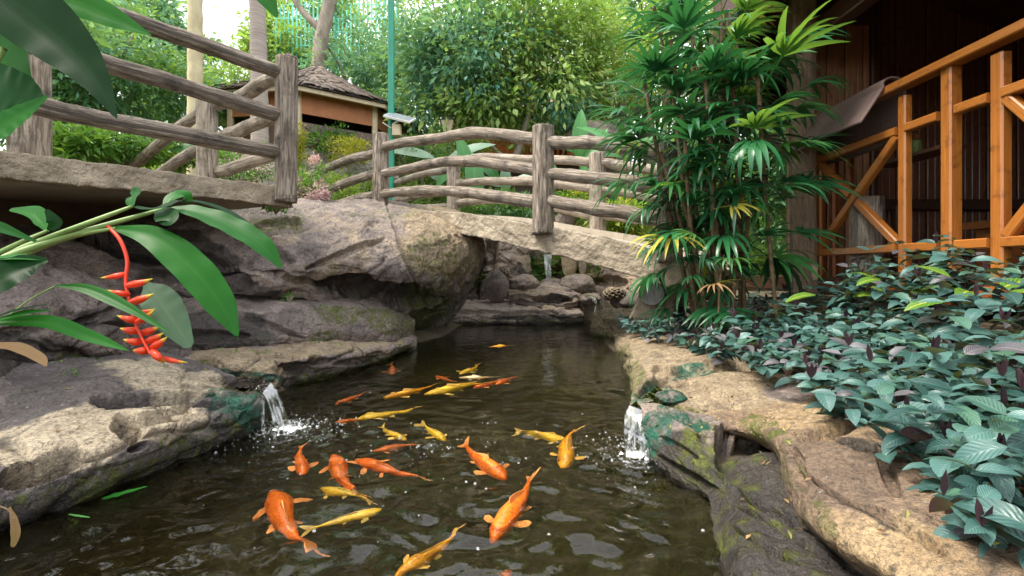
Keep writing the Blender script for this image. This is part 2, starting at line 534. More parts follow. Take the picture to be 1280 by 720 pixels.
M['bark'] = simple('grey_bark', (.17, .13, .10), (.36, .30, .25), 8, .85, .7, 30, (1, 1, .5))
M['bark_pale'] = simple('pale_yellow_bark', (.42, .35, .2), (.6, .52, .34), 8, .8, .6, 26, (1, 1, .6))
M['bark_palm'] = simple('ringed_grey_bark', (.26, .21, .18), (.46, .39, .35), 10, .85, .9, 7, (.3, .3, 6))
M['thatch'] = simple('thatch', (.08, .06, .05), (.36, .28, .235), 40, .95, .8, 60)
M['pavilion_wall'] = simple('woven_brown_wall', (.32, .12, .045), (.42, .17, .07), 6, .7, .3, 60)
M['bamboo'] = simple('split_bamboo', (.48, .38, .25), (.62, .52, .36), 9, .6, .3, 30)
M['teal_paint'] = simple('teal_paint', (.004, .20, .12), (.008, .26, .16), 6, .35, .05, 30)
M['net'] = simple('teal_netting', (.12, .50, .38), (.2, .6, .48), 20, .8, .3, 60)
M['white'] = simple('white_plastic', (.7, .7, .68), (.8, .8, .78), 6, .4, .05, 30)
M['panel'] = simple('solar_cell', (.30, .33, .36), (.36, .39, .42), 30, .15, .02, 60)
M['black'] = simple('black_metal', (.02, .02, .02), (.04, .04, .04), 6, .45, .1, 30)
M['grey_roof'] = simple('grey_roofing', (.2, .19, .18), (.32, .3, .29), 8, .9, .6, 30)
M['hillrock'] = simple('pale_hill_rock', (.3, .27, .23), (.5, .46, .41), 2, .95, .9, 6, dist=.2)
# ---------------------------------------------------------------- water and pond bed materials
m = NT('pond_water')
co = m.coord('Object', offset=False)
w1 = m.noise(co, 9, 3, .5, .8)
w2 = m.noise(co, 26, 2, .5, .4)
nb = m.bump(w1, .10, .05)
nb = m.bump(w2, .03, .012, nb)
gl = m.n('ShaderNodeBsdfGlossy')
gl.inputs['Roughness'].default_value = .02
gl.inputs['Color'].default_value = (1, 1, 1, 1)
m.l(nb, gl.inputs['Normal'])
tr = m.n('ShaderNodeBsdfRefraction')
tr.inputs['IOR'].default_value = 1.33
tr.inputs['Roughness'].default_value = 0
m.l(nb, tr.inputs['Normal'])
tr.inputs['Color'].default_value = (.97, .96, .90, 1)
fr = m.n('ShaderNodeFresnel')
fr.inputs['IOR'].default_value = 1.36
m.l(nb, fr.inputs['Normal'])
mx = m.n('ShaderNodeMixShader')
m.l(fr.outputs[0], mx.inputs[0])
m.l(tr.outputs[0], mx.inputs[1])
m.l(gl.outputs[0], mx.inputs[2])
m.l(mx.outputs[0], m.out.inputs[0])
vo = m.n('ShaderNodeVolumePrincipled')
vo.inputs['Color'].default_value = (.06, .045, .015, 1)
vo.inputs['Density'].default_value = 1.05
vo.inputs['Absorption Color'].default_value = (.24, .21, .07, 1)
m.l(vo.outputs[0], m.out.inputs['Volume'])
M['water'] = m.m

m = NT('falling_water')
co = m.coord('Object', (60, 60, 5))
st = m.noise(co, 1.0, 3, .6)
gl = m.n('ShaderNodeBsdfGlossy'); gl.inputs['Roughness'].default_value = .12
tr = m.n('ShaderNodeBsdfTransparent'); tr.inputs['Color'].default_value = (.96, .97, .96, 1)
df = m.n('ShaderNodeBsdfDiffuse'); df.inputs['Color'].default_value = (.82, .84, .84, 1)
mx = m.n('ShaderNodeMixShader'); mx2 = m.n('ShaderNodeMixShader')
m.l(m.math('MULTIPLY', m.math('SUBTRACT', st, .53, clamp=True), 1.7, clamp=True), mx.inputs[0])
m.l(tr.outputs[0], mx.inputs[1]); m.l(df.outputs[0], mx.inputs[2])
mx2.inputs[0].default_value = .16
m.l(mx.outputs[0], mx2.inputs[1]); m.l(gl.outputs[0], mx2.inputs[2])
m.l(mx2.outputs[0], m.out.inputs[0])
M['fall'] = m.m

m = NT('bright_foam')
m.set((.85, .87, .87), .25)
M['foam'] = m.m
m = NT('stream_water')
co = m.coord('Object', offset=False)
nb = m.bump(m.noise(co, 22, 3), .5, .03)
gl = m.n('ShaderNodeBsdfGlossy'); gl.inputs['Roughness'].default_value = .06; m.l(nb, gl.inputs['Normal'])
tr = m.n('ShaderNodeBsdfTransparent'); tr.inputs['Color'].default_value = (.62, .66, .36, 1)
fr = m.n('ShaderNodeFresnel'); fr.inputs['IOR'].default_value = 1.4; m.l(nb, fr.inputs['Normal'])
mx = m.n('ShaderNodeMixShader'); m.l(fr.outputs[0], mx.inputs[0]); m.l(tr.outputs[0], mx.inputs[1]); m.l(gl.outputs[0], mx.inputs[2]); m.l(mx.outputs[0], m.out.inputs[0])
M['stream'] = m.m

# ---------------------------------------------------------------- ground with the pond basin
POND = np.array([(-1.75, -3.0), (-1.65, 1.0), (-1.5, 1.6), (-1.42, 2.3), (-1.46, 2.75), (-1.25, 4.0), (-1.05, 4.6), (-.75, 5.3), (-.7, 6.5),
                 (-.2, 6.75), (.7, 6.7), (.9, 7.0), (1.25, 6.9), (1.15, 6.3), (1.0, 5.2), (.95, 4.2), (.85, 3.2), (.74, 2.5), (.68, 1.9), (.72, 1.3), (.75, .6), (.8, -3.0)])

def pond_dist(x, y):
    p = np.stack([x, y], -1)
    d = np.full(x.shape, 1e9)
    inside = np.zeros(x.shape, bool)
    for k in range(len(POND)):
        a, b = POND[k], POND[(k + 1) % len(POND)]
        ab = b - a
        t = np.clip(((p - a) @ ab) / (ab @ ab), 0, 1)
        d = np.minimum(d, np.linalg.norm(p - a - t[..., None] * ab, axis=-1))
        c = ((a[1] > y) != (b[1] > y)) & (x < (b[0] - a[0]) * (y - a[1]) / (b[1] - a[1] + 1e-12) + a[0])
        inside ^= c
    return np.where(inside, -d, d)

def ground_h(x, y):
    x, y = np.asarray(x, float), np.asarray(y, float)
    d = pond_dist(x, y)
    right = sstep(.6, 1.2, x) * sstep(7.5, 6.0, y)
    h = .02 + .16 * sstep(0, .6, d) * (1 - right)
    h = h + right * (-.04 * sstep(0, .2, d) + .10 * sstep(.5, .95, d) + .40 * sstep(.82, 1.4, d))
    left = sstep(-1.2, -2.0, x)
    h = h + left * (.02 * sstep(.4, 1.2, d) + .75 * sstep(1.3, 2.6, d))
    h = h + sstep(7.0, 7.8, y) * .55 * (1 - left) 
    h = h + sstep(-.8, -2.2, x) * 1.05 * sstep(5.6, 8.4, y)
    rise = np.clip(y - 7.6, 0, 40)
    h = h + rise * .34 * (1 - .35 * sstep(14, 40, y))
    h = h + .06 * sstep(.5, 2, d) * fbm(np.stack([x, y, 0 * x], -1) * .9, 3)
    basin = -.52 + .1 * fbm(np.stack([x, y, 0 * x], -1) * 1.3, 3)
    return np.where(d < .02, basin + (h - basin) * sstep(-.28, .02, d), h)

def warp(a, b, c, n):
    t = np.linspace(-1, 1, n)
    s = np.sign(t) * (abs(t) * .12 + .88 * abs(t) ** 3.2)
    return np.where(s < 0, c + (c - a) * s, c + (b - c) * s)
gx, gy = warp(-80, 80, 0, 240), warp(-60, 140, 3.5, 240)
X, Y = np.meshgrid(gx, gy, indexing='ij')
Z = ground_h(X, Y)
V = np.stack([X, Y, Z], -1).reshape(-1, 3)
m = NT('ground')
co = m.coord('Object', offset=False)
geo = m.n('ShaderNodeNewGeometry')
sz = m.n('ShaderNodeSeparateXYZ'); m.l(geo.outputs['Position'], sz.inputs[0])
up = m.math('MULTIPLY', m.math('ADD', sz.outputs[2], .03), 30, clamp=True)
soil = m.ramp(m.noise(co, 2.2, 6, .65), [(.3, (.05, .04, .022)), (.55, (.13, .10, .06)), (.75, (.09, .12, .03))])
bed = m.ramp(m.noise(co, 3.5, 5, .65), [(.3, (.016, .014, .006)), (.7, (.06, .055, .018))])
m.set(m.mix(up, bed, soil), .95, m.bump(m.noise(co, 16, 5, .7), .7, .05))
g = link('ground', mesh_np('ground', V, grid_faces(240, 240), m.m))
tag(g, kind='structure')

# ---------------------------------------------------------------- water body
SPLASH = [(P(352, 535, 427.5 / (535 - HY)), .022), (P(805, 573, 427.5 / (573 - HY)), .016), (P(745, 397, 6.3), .012)]
nx, ny = 300, 400
wx = np.linspace(-2.3, 1.75, nx)
ty = np.linspace(0, 1, ny)
wy = -3.2 + 4.0 * np.minimum(ty / .12, 1) + np.where(ty > .12, 6.6 * ((ty - .12) / .88) ** 1.5, 0)
X, Y = np.meshgrid(wx, wy, indexing='ij')
pp = np.stack([X, Y, 0 * X], -1)
warpn = fbm(pp * 1.6 + 3, 3)[..., None] * np.array([.25, .25, 0])
Z = .013 * fbm((pp + warpn) * np.array([3.6, 5.5, 1]), 3) + .0036 * fbm((pp + warpn * .5) * np.array([11, 14, 1]) + 9, 2)
for c, a in SPLASH:
    r = np.hypot(X - c.x, Y - c.y)
    rr = r + .05 * fbm(pp * 4 + 5, 2)
    Z += a * .32 * np.sin(rr * 62) * np.exp(-r * 3.0) * sstep(0, .1, r)
    Z += a * 1.1 * fbm(pp * 26 + 31, 3) * np.exp(-(r / .17) ** 2)
wq = pp + np.stack([fbm(pp * 3 + 1, 2), fbm(pp * 3 + 8, 2), 0 * X], -1) * .12
Z += .009 * pnoise(wq * np.array([7.5, 10, 1]) + 20) * sstep(3.4, 1.6, Y) + .0042 * pnoise(wq * np.array([15, 20, 1]) + 40) * sstep(3, 1.5, Y)
Z *= sstep(4.2, 2.2, Y) * .72 + .28
top = np.stack([X, Y, Z], -1).reshape(-1, 3)
F = [tuple(f) for f in grid_faces(nx, ny)]
bidx = [i * ny for i in range(nx)] + [(nx - 1) * ny + j for j in range(1, ny)] + [i * ny + ny - 1 for i in range(nx - 2, -1, -1)] + [j for j in range(ny - 2, 0, -1)]
nb_ = len(bidx)
bot = top[bidx].copy(); bot[:, 2] = -.95
o0 = len(top)
for k in range(nb_):
    k2 = (k + 1) % nb_
    F.append((bidx[k2], bidx[k], o0 + k, o0 + k2))
F.append(tuple(o0 + k for k in range(nb_)))
me = mesh_np('water', np.concatenate([top, bot]), F, M['water'])
bm_fix(me)
tag(link('water', me), kind='structure')

# ---------------------------------------------------------------- rocks: lofted skins with carved pits, ledges, stains and shade painted into hollows
ROCKS = []
def proj(V):
    return 640 + FPX * V[..., 0] / V[..., 1], HY - FPX * (V[..., 2] - EYE) / V[..., 1]

def worley(p):
    p = np.asarray(p, float); i = np.floor(p).astype(int)
    f1 = np.full(p.shape[:-1], 9.); f2 = f1.copy(); idv = np.zeros(p.shape[:-1])
    for dx in (-1, 0, 1):
        for dy in (-1, 0, 1):
            for dz in (-1, 0, 1):
                c = i + np.array([dx, dy, dz])
                h = _perm[_perm[_perm[c[..., 0] & 255] + (c[..., 1] & 255)] + (c[..., 2] & 255)]
                q = c + .5 + .45 * np.clip(_grad[h], -1, 1)
                d = np.linalg.norm(q - p, axis=-1)
                near = d < f1
                f2 = np.where(near, f1, np.minimum(f2, d)); idv = np.where(near, h / 255., idv); f1 = np.where(near, d, f1)
    return f1, f2, idv

def rock(name, label, cols, nu, nv, seed, amp=.05, strata=0.0, carve=(), paint=(), base=(.5, 0, 0, 0), mat='rock', cat='rock', group=None, block=1.0, fine=1.0):
    G = np.array([[tuple(P(*q)) for q in c] for c in cols])
    D = catmull(np.swapaxes(catmull(G, nu), 0, 1), nv)
    D = np.swapaxes(D, 0, 1)
    du, dv = np.gradient(D, axis=0), np.gradient(D, axis=1)
    N = np.cross(du, dv)
    N /= np.linalg.norm(N, axis=-1)[..., None] + 1e-9
    vw = np.array([0, 0, EYE]) - D
    if (np.sign((N * vw).sum(-1))).mean() < 0: N = -N
    q = D + seed
    n1 = fbm(q * 1.9, 4)
    rid = 1 - np.abs(fbm(q * 3.1 + 40, 4)) * 2.4
    n3 = fbm(q * 9 + 11, 4)
    disp = amp * (1.1 * n1 + .55 * np.clip(rid, -.5, 1) * .6 + .38 * fine * n3 + .12 * fine * fbm(q * 34, 3))
    wq = q + .16 * np.stack([fbm(q * 2.3 + 5 * j, 3) for j in range(3)], -1)
    f1, f2, idv = worley(wq * np.array([2.0, 2.0, 3.8]))
    g1, g2, idg = worley(wq * np.array([6.0, 6.0, 10.0]) + 3)
    e1, e2 = f2 - f1, g2 - g1
    disp += amp * block * ((idv - .5) * 1.5 * sstep(0, .16, e1) + (idg - .5) * .45 * sstep(0, .2, e2))
    disp -= amp * (.55 * block * sstep(.07, 0, e1) + .16 * sstep(.08, 0, e2) * (idv > .5))      # cracks
    crk = np.maximum(sstep(.06, .01, e1) * min(1, block), .6 * sstep(.06, .0, e2) * (idv > .5))
    if strata:
        s = D[..., 2] * 13 + 1.6 * fbm(q * 1.6, 3) + D[..., 0] * 1.0
        fr_ = s - np.floor(s)
        disp += strata * (sstep(.0, .22, fr_) - fr_) 
    px, py = proj(D)
    wob = fbm(q * 6, 3)
    wob2 = fbm(q * 15 + 8, 3)
    for (cx, cy_, rx, ry, ang, depth) in carve:
        ca, sa = math.cos(R(ang)), math.sin(R(ang))
        u, v = px - cx, py - cy_
        e = np.sqrt(((u * ca + v * sa) / rx) ** 2 + ((-u * sa + v * ca) / ry) ** 2) + .38 * wob + .16 * wob2
        disp -= depth * sstep(1.0, .84, e)
    mask = np.zeros(D.shape[:2] + (4,)) + np.array(base)
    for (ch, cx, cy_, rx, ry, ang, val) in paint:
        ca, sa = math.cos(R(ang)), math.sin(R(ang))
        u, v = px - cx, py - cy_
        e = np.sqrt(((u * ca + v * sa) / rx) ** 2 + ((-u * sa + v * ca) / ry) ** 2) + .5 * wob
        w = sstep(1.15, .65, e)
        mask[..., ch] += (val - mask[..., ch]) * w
    # algae line and soaked band just over the water
    wet = sstep(.10, .0, D[..., 2] + .03 * wob)
    mask[..., 2] = np.maximum(mask[..., 2], wet * .75)
    mask[..., 1] = np.maximum(mask[..., 1], .5 * sstep(.16, .05, D[..., 2] + .05 * wob) * sstep(-.02, .04, D[..., 2]))
    mask[..., 2] = np.maximum(mask[..., 2], crk * .55)  # dark contrast painted along the cracks
    D = D + N * disp[..., None]
    ROCKS.append((label, D.copy()))
    V = D.reshape(-1, 3)
    # closed back: the outline is carried down and inward to a buried rim
    F = grid_faces(nu, nv)
    o = obj(name, V, F, M[mat], None, True, col=np.clip(mask, 0, 1).reshape(-1, 4), center=True)
    return tag(o, label, cat, group)

T, MO, DK, AL = 0, 1, 2, 3  # DK: soaked dark rock, and shade painted into the carved hollows
rock('boulder', 'huge rounded grey boulder with overhanging end in front of the arched bridge', [
    [(-130, 292, 3.4), (-90, 286, 2.7), (-60, 306, 2.45), (-50, 340, 2.35), (-50, 400, 2.3), (-50, 470, 2.3)],
    [(10, 290, 3.8), (0, 284, 3.1), (-5, 306, 2.75), (-5, 335, 2.62), (0, 390, 2.55), (0, 460, 2.5)],
    [(112, 288, 4.1), (105, 280, 3.4), (100, 303, 3.05), (95, 340, 2.9), (100, 385, 2.85), (105, 455, 2.8)],
    [(232, 276, 4.5), (225, 270, 3.75), (220, 290, 3.35), (215, 330, 3.2), (220, 378, 3.1), (230, 445, 3.0)],
    [(350, 252, 5.2), (345, 262, 4.2), (345, 286, 3.7), (340, 330, 3.35), (340, 372, 3.45), (345, 430, 3.55)],
    [(452, 250, 6.0), (450, 260, 4.9), (455, 286, 4.2), (450, 332, 3.85), (440, 378, 4.05), (435, 430, 4.3)],
    [(530, 256, 6.5), (533, 266, 5.4), (545, 293, 4.7), (535, 345, 4.4), (505, 392, 4.6), (490, 432, 4.9)],
    [(570, 264, 6.6), (585, 276, 5.7), (598, 303, 5.25), (585, 348, 5.1), (550, 392, 5.2), (520, 425, 5.35)],
    [(575, 275, 6.7), (596, 290, 6.1), (605, 312, 5.9), (596, 348, 5.9), (570, 390, 5.9), (540, 425, 5.9)]],
    520, 240, 3.1, .052, .004, block=.42,
    carve=[(478, 366, 80, 18, 8, .13), (430, 350, 40, 7, -8, .06), (200, 318, 110, 18, 10, .10), (250, 352, 75, 20, 0, .08), (325, 320, 45, 26, 20, .07), (70, 262, 60, 12, 25, .1),
           (345, 283, 34, 7, -5, .06), (120, 300, 90, 8, 18, .12), (365, 350, 60, 6, 12, .07), (430, 318, 55, 5, -22, .06), (300, 375, 120, 7, 3, .1), (180, 375, 60, 16, -10, .1), (60, 372, 60, 9, 10, .1), (500, 300, 60, 4, 70, .04)],
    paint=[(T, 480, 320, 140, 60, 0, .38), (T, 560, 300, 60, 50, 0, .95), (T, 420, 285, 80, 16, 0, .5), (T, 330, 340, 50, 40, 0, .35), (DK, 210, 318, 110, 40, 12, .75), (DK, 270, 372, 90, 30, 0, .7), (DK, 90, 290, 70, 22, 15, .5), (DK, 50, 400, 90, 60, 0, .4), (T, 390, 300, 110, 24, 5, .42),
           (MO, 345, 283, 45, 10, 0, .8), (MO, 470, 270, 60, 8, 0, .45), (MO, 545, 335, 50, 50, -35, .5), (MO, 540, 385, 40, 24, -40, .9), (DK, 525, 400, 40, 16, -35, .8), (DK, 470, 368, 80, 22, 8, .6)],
    base=(.34, 0.05, .02, 0))

rock('rock_ledge', 'mossy grey rock tier above the pitted ledge and under the boulder', [
    [(215, 372, 3.25), (212, 392, 3.0), (212, 412, 2.92), (215, 440, 2.9), (218, 462, 3.0)],
    [(280, 370, 3.4), (275, 386, 3.15), (275, 408, 3.05), (275, 432, 3.02), (280, 456, 3.1)],
    [(350, 372, 3.6), (348, 388, 3.3), (348, 408, 3.2), (350, 428, 3.18), (352, 450, 3.3)],
    [(425, 368, 4.1), (422, 380, 3.75), (422, 402, 3.6), (424, 422, 3.58), (426, 440, 3.7)],
    [(485, 378, 4.5), (484, 388, 4.2), (485, 404, 4.02), (486, 422, 4.0), (488, 438, 4.1)],
    [(508, 388, 4.8), (514, 398, 4.6), (517, 410, 4.5), (516, 424, 4.5), (512, 438, 4.6)]],
    230, 80, 9.7, .04, .006, block=.5, carve=[(330, 405, 60, 5, 20, .05), (250, 420, 60, 8, 0, .06)],
    paint=[(T, 300, 400, 50, 30, 0, .2), (MO, 425, 394, 34, 14, 10, .95), (MO, 490, 404, 40, 16, 10, .9), (MO, 405, 420, 25, 10, 0, .7), (DK, 270, 415, 90, 30, 0, .8), (DK, 370, 405, 40, 24, 0, .35)], base=(.15, .15, .15, 0))

rock('rock_ledge', 'long pitted tan ledge with mossy waterline below the mossy tier', [
    [(225, 422, 3.2), (222, 446, 2.95), (226, 455, 2.72), (232, 475, 2.70), (240, 498, 2.80), (250, 530, 2.9)],
    [(300, 422, 3.3), (298, 440, 3.02), (300, 452, 2.80), (302, 472, 2.78), (306, 497, 2.86), (315, 525, 2.9)],
    [(352, 420, 3.45), (350, 438, 3.1), (350, 449, 2.86), (350, 468, 2.84), (352, 494, 2.90), (360, 515, 2.95)],
    [(420, 416, 3.9), (418, 430, 3.45), (418, 440, 3.20), (416, 458, 3.16), (418, 478, 3.26), (425, 498, 3.3)],
    [(480, 412, 4.4), (480, 424, 4.0), (482, 432, 3.78), (480, 446, 3.74), (478, 458, 3.85), (482, 475, 3.9)],
    [(506, 410, 4.8), (510, 419, 4.45), (514, 426, 4.25), (513, 436, 4.22), (505, 444, 4.35), (500, 460, 4.4)],
    [(510, 412, 5.2), (517, 418, 4.9), (519, 425, 4.75), (517, 434, 4.75), (512, 442, 4.75), (508, 455, 4.8)]],
    260, 90, 15.2, .028, .012, carve=[(370, 462, 26, 11, 0, .05), (398, 452, 14, 8, 0, .05), (445, 452, 30, 5, -8, .03), (355, 448, 14, 5, 0, .03), (468, 444, 14, 5, -8, .03)],
    paint=[(T, 400, 436, 110, 12, -8, .75), (T, 300, 445, 60, 10, 0, .8), (MO, 420, 476, 80, 12, -10, 1.0), (MO, 490, 452, 30, 12, -20, .9), (DK, 385, 462, 40, 16, 0, .55)], base=(.35, .1, .05, 0))

rock('rock', 'purplish grey rounded rock behind the red hanging flower', [
    [(-60, 318, 2.5), (-60, 332, 2.2), (-60, 370, 2.05), (-60, 420, 2.0), (-60, 470, 2.05)],
    [(30, 322, 2.6), (28, 336, 2.3), (28, 370, 2.12), (28, 420, 2.1), (30, 470, 2.2)],
    [(90, 338, 2.75), (92, 352, 2.5), (94, 380, 2.32), (94, 425, 2.3), (95, 470, 2.4)],
    [(135, 358, 2.9), (140, 372, 2.72), (145, 395, 2.58), (146, 430, 2.55), (146, 470, 2.6)],
    [(150, 385, 3.0), (160, 398, 2.9), (166, 412, 2.82), (168, 438, 2.8), (166, 470, 2.8)]],
    150, 110, 21.4, .05, .0, carve=[(20, 418, 60, 10, -10, .06), (120, 400, 30, 8, -30, .05)],
    paint=[(T, 60, 370, 60, 30, 0, .15), (DK, 125, 400, 40, 20, -20, .6), (DK, 40, 440, 70, 20, 0, .65), (MO, 85, 452, 18, 9, 0, .9), (MO, 15, 470, 30, 10, -20, .6)], base=(.05, .02, .22, 0))
rock('rock', 'dark wet rock in the cleft behind the front slab', [
    [(-70, 425, 2.3), (-70, 448, 2.0), (-70, 480, 1.85), (-70, 530, 1.85)],
    [(60, 420, 2.65), (60, 440, 2.4), (60, 465, 2.2), (60, 505, 2.15)],
    [(150, 415, 2.85), (150, 434, 2.65), (150, 452, 2.5), (150, 485, 2.45)],
    [(235, 420, 3.0), (238, 438, 2.85), (240, 450, 2.75), (240, 480, 2.7)]],
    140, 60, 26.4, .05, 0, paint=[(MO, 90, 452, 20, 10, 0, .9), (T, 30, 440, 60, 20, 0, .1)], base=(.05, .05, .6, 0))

rock('rock_slab', 'broad tan front slab with dark pits reaching to the left spout', [
    [(-110, 470, 1.75), (-110, 500, 1.6), (-110, 560, 1.36), (-110, 630, 1.14), (-112, 672, 1.1), (-100, 715, 1.2)],
    [(0, 462, 2.08), (0, 490, 1.9), (0, 535, 1.6), (0, 590, 1.36), (0, 640, 1.30), (20, 680, 1.42)],
    [(75, 452, 2.3), (78, 478, 2.02), (85, 515, 1.74), (92, 568, 1.49), (95, 612, 1.44), (110, 650, 1.55)],
    [(150, 445, 2.5), (155, 466, 2.2), (165, 500, 1.92), (172, 540, 1.66), (172, 585, 1.62), (185, 620, 1.75)],
    [(215, 446, 2.6), (222, 464, 2.36), (232, 490, 2.1), (242, 518, 1.9), (240, 556, 1.84), (250, 590, 1.95)],
    [(258, 456, 2.62), (266, 472, 2.44), (280, 490, 2.24), (295, 506, 2.06), (292, 534, 2.0), (296, 560, 2.1)],
    [(285, 468, 2.5), (300, 480, 2.38), (315, 489, 2.26), (326, 497, 2.16), (324, 518, 2.14), (322, 545, 2.22)],
    [(300, 480, 2.52), (316, 486, 2.42), (328, 492, 2.34), (334, 498, 2.26), (333, 516, 2.26), (330, 540, 2.3)]],
    400, 240, 33.3, .026, .008, block=.7,
    carve=[(45, 592, 62, 17, -20, .12), (195, 498, 82, 10, -3, .09), (160, 538, 24, 22, 30, .08), (192, 527, 46, 9, -10, .06), (170, 560, 16, 7, -20, .06), (240, 510, 60, 5, -6, .05), (290, 482, 30, 9, 15, .04)],
    paint=[(T, 110, 545, 150, 40, -14, 1.0), (T, 190, 470, 80, 20, 5, .7), (T, 60, 495, 80, 26, -15, .0), (T, 260, 478, 22, 16, 30, 1.0), (DK, 45, 592, 60, 16, -20, .8), (DK, 195, 499, 80, 10, -3, .85), (DK, 160, 538, 22, 20, 30, .5), (DK, 60, 515, 60, 10, -20, .5), (T, 110, 560, 110, 18, -14, 1.0), (DK, 60, 488, 60, 18, -20, .4), (DK, 165, 545, 25, 22, 20, .4),
           (MO, 180, 580, 150, 26, -24, .6), (AL, 290, 502, 36, 22, 15, .95), (AL, 316, 512, 22, 26, 0, .85), (DK, 300, 530, 44, 24, -10, .6)], base=(.18, .02, .12, 0), mat='rock_slab')
rock('rock', 'small tan block with green algae beside the left spout', [
    [(236, 440, 2.9), (236, 450, 2.72), (237, 462, 2.65), (240, 480, 2.66)],
    [(275, 438, 2.92), (274, 449, 2.68), (275, 463, 2.6), (276, 482, 2.62)],
    [(318, 438, 2.95), (318, 450, 2.68), (318, 464, 2.6), (318, 482, 2.62)],
    [(336, 441, 2.98), (341, 452, 2.74), (343, 466, 2.66), (342, 484, 2.66)],
    [(338, 446, 3.05), (346, 455, 2.9), (348, 468, 2.85), (346, 484, 2.85)]],
    90, 50, 41, .018, .006, paint=[(AL, 290, 470, 70, 9, 3, .95), (T, 290, 452, 60, 9, 0, 1.0), (MO, 255, 456, 20, 10, 0, .6)], base=(.9, .1, 0, 0))

# right bank
rock('rock_ledge', 'small tan rock at the bridge foot on the right bank', [
    [(742, 392, 5.9), (742, 396, 5.6), (741, 410, 5.4), (742, 424, 5.4), (744, 440, 5.5)],
    [(760, 388, 5.8), (758, 394, 5.3), (758, 412, 5.05), (760, 432, 5.0), (762, 450, 5.1)],
    [(785, 386, 5.6), (782, 395, 5.05), (782, 414, 4.75), (784, 438, 4.7), (786, 458, 4.8)],
    [(812, 384, 5.4), (812, 396, 4.9), (812, 418, 4.55), (812, 440, 4.5), (812, 460, 4.6)]],
    80, 60, 52, .04, .012, carve=[(765, 404, 14, 3, 5, .04)], paint=[(MO, 752, 425, 20, 10, 10, .8)], base=(.7, .08, .03, 0))
rock('rock_ledge', 'narrow tan rim of the right bank running up to the spout', [
    [(772, 414, 4.7), (768, 420, 4.5), (768, 432, 4.42), (770, 446, 4.40), (772, 462, 4.5)],
    [(840, 412, 4.2), (805, 420, 3.9), (783, 434, 3.62), (784, 452, 3.60), (788, 480, 3.6)],
    [(890, 418, 3.5), (838, 428, 3.25), (794, 446, 2.98), (792, 472, 2.95), (796, 500, 3.0)],
    [(920, 436, 2.9), (860, 446, 2.75), (803, 464, 2.52), (793, 486, 2.44), (798, 525, 2.5)],
    [(930, 450, 2.6), (872, 459, 2.46), (812, 478, 2.26), (792, 500, 2.16), (797, 545, 2.2)],
    [(940, 482, 2.42), (885, 490, 2.30), (832, 505, 2.10), (800, 516, 1.99), (802, 560, 2.02)]],
    230, 140, 61, .026, .01, block=.7, carve=[(855, 466, 40, 9, -8, .05), (826, 464, 12, 7, 0, .04), (815, 486, 26, 11, -40, .05)],
    paint=[(AL, 862, 466, 36, 11, -8, 1.0), (AL, 815, 490, 28, 18, -40, .75), (MO, 798, 478, 16, 36, -30, .7), (MO, 782, 445, 12, 18, 0, .6), (T, 820, 440, 50, 20, -20, .95)], base=(.8, .08, .02, 0))
rock('rock_slab', 'flat tan slab with shallow hollows between the spout and the purple leaves', [
    [(830, 484, 2.40), (816, 488, 2.22), (818, 499, 2.14), (826, 512, 2.10), (838, 530, 2.2)],
    [(880, 474, 2.54), (864, 474, 2.34), (858, 498, 2.06), (862, 518, 1.97), (872, 540, 2.06)],
    [(945, 468, 2.66), (930, 466, 2.38), (915, 498, 2.04), (910, 522, 1.92), (912, 552, 1.98)],
    [(1020, 476, 2.56), (1005, 474, 2.22), (985, 506, 1.9), (974, 530, 1.80), (972, 556, 1.86)],
    [(1100, 470, 2.3), (1080, 492, 2.0), (1056, 518, 1.78), (1042, 538, 1.68), (1034, 560, 1.74)]],
    270, 130, 71, .018, .002, block=.35, carve=[(868, 490, 44, 12, 8, .03), (970, 520, 70, 5, 8, .035), (1010, 530, 40, 6, 5, .035), (915, 506, 50, 3, 12, .015)],
    paint=[(T, 930, 490, 120, 40, 0, .9), (DK, 868, 492, 30, 8, 8, .3), (MO, 845, 510, 40, 7, 12, .8), (DK, 1000, 530, 60, 7, 0, .6), (T, 990, 490, 40, 16, 0, .4)], base=(.8, .05, 0, 0))
rock('rock', 'green mossy lump hanging under the right spout', [
    [(797, 506, 1.98), (803, 516, 1.93), (805, 535, 1.89), (806, 565, 1.90), (808, 620, 1.95)],
    [(825, 508, 1.98), (829, 522, 1.88), (832, 548, 1.77), (834, 586, 1.72), (840, 640, 1.76)],
    [(862, 516, 1.95), (868, 532, 1.80), (873, 562, 1.62), (878, 610, 1.54), (888, 670, 1.58)],
    [(903, 524, 1.90), (910, 543, 1.72), (916, 575, 1.54), (918, 625, 1.42), (926, 690, 1.44)],
    [(950, 535, 1.85), (960, 556, 1.72), (968, 590, 1.52), (970, 635, 1.38), (975, 700, 1.36)]],
    230, 170, 83, .026, .010, block=.6, carve=[(938, 575, 58, 40, 45, .30), (900, 560, 30, 8, 25, .05), (860, 590, 50, 5, 30, .03), (890, 612, 40, 5, 35, .03), (850, 560, 30, 4, 30, .025)],
    paint=[(MO, 880, 560, 40, 30, 30, .85), (MO, 905, 605, 40, 16, 35, .65), (AL, 822, 540, 22, 40, 20, 1.0), (AL, 860, 528, 36, 10, 20, .7), (DK, 860, 595, 80, 50, 35, .9), (DK, 945, 590, 54, 70, 0, .9), (DK, 820, 580, 30, 30, 0, .9)], base=(.4, .25, .15, .05))
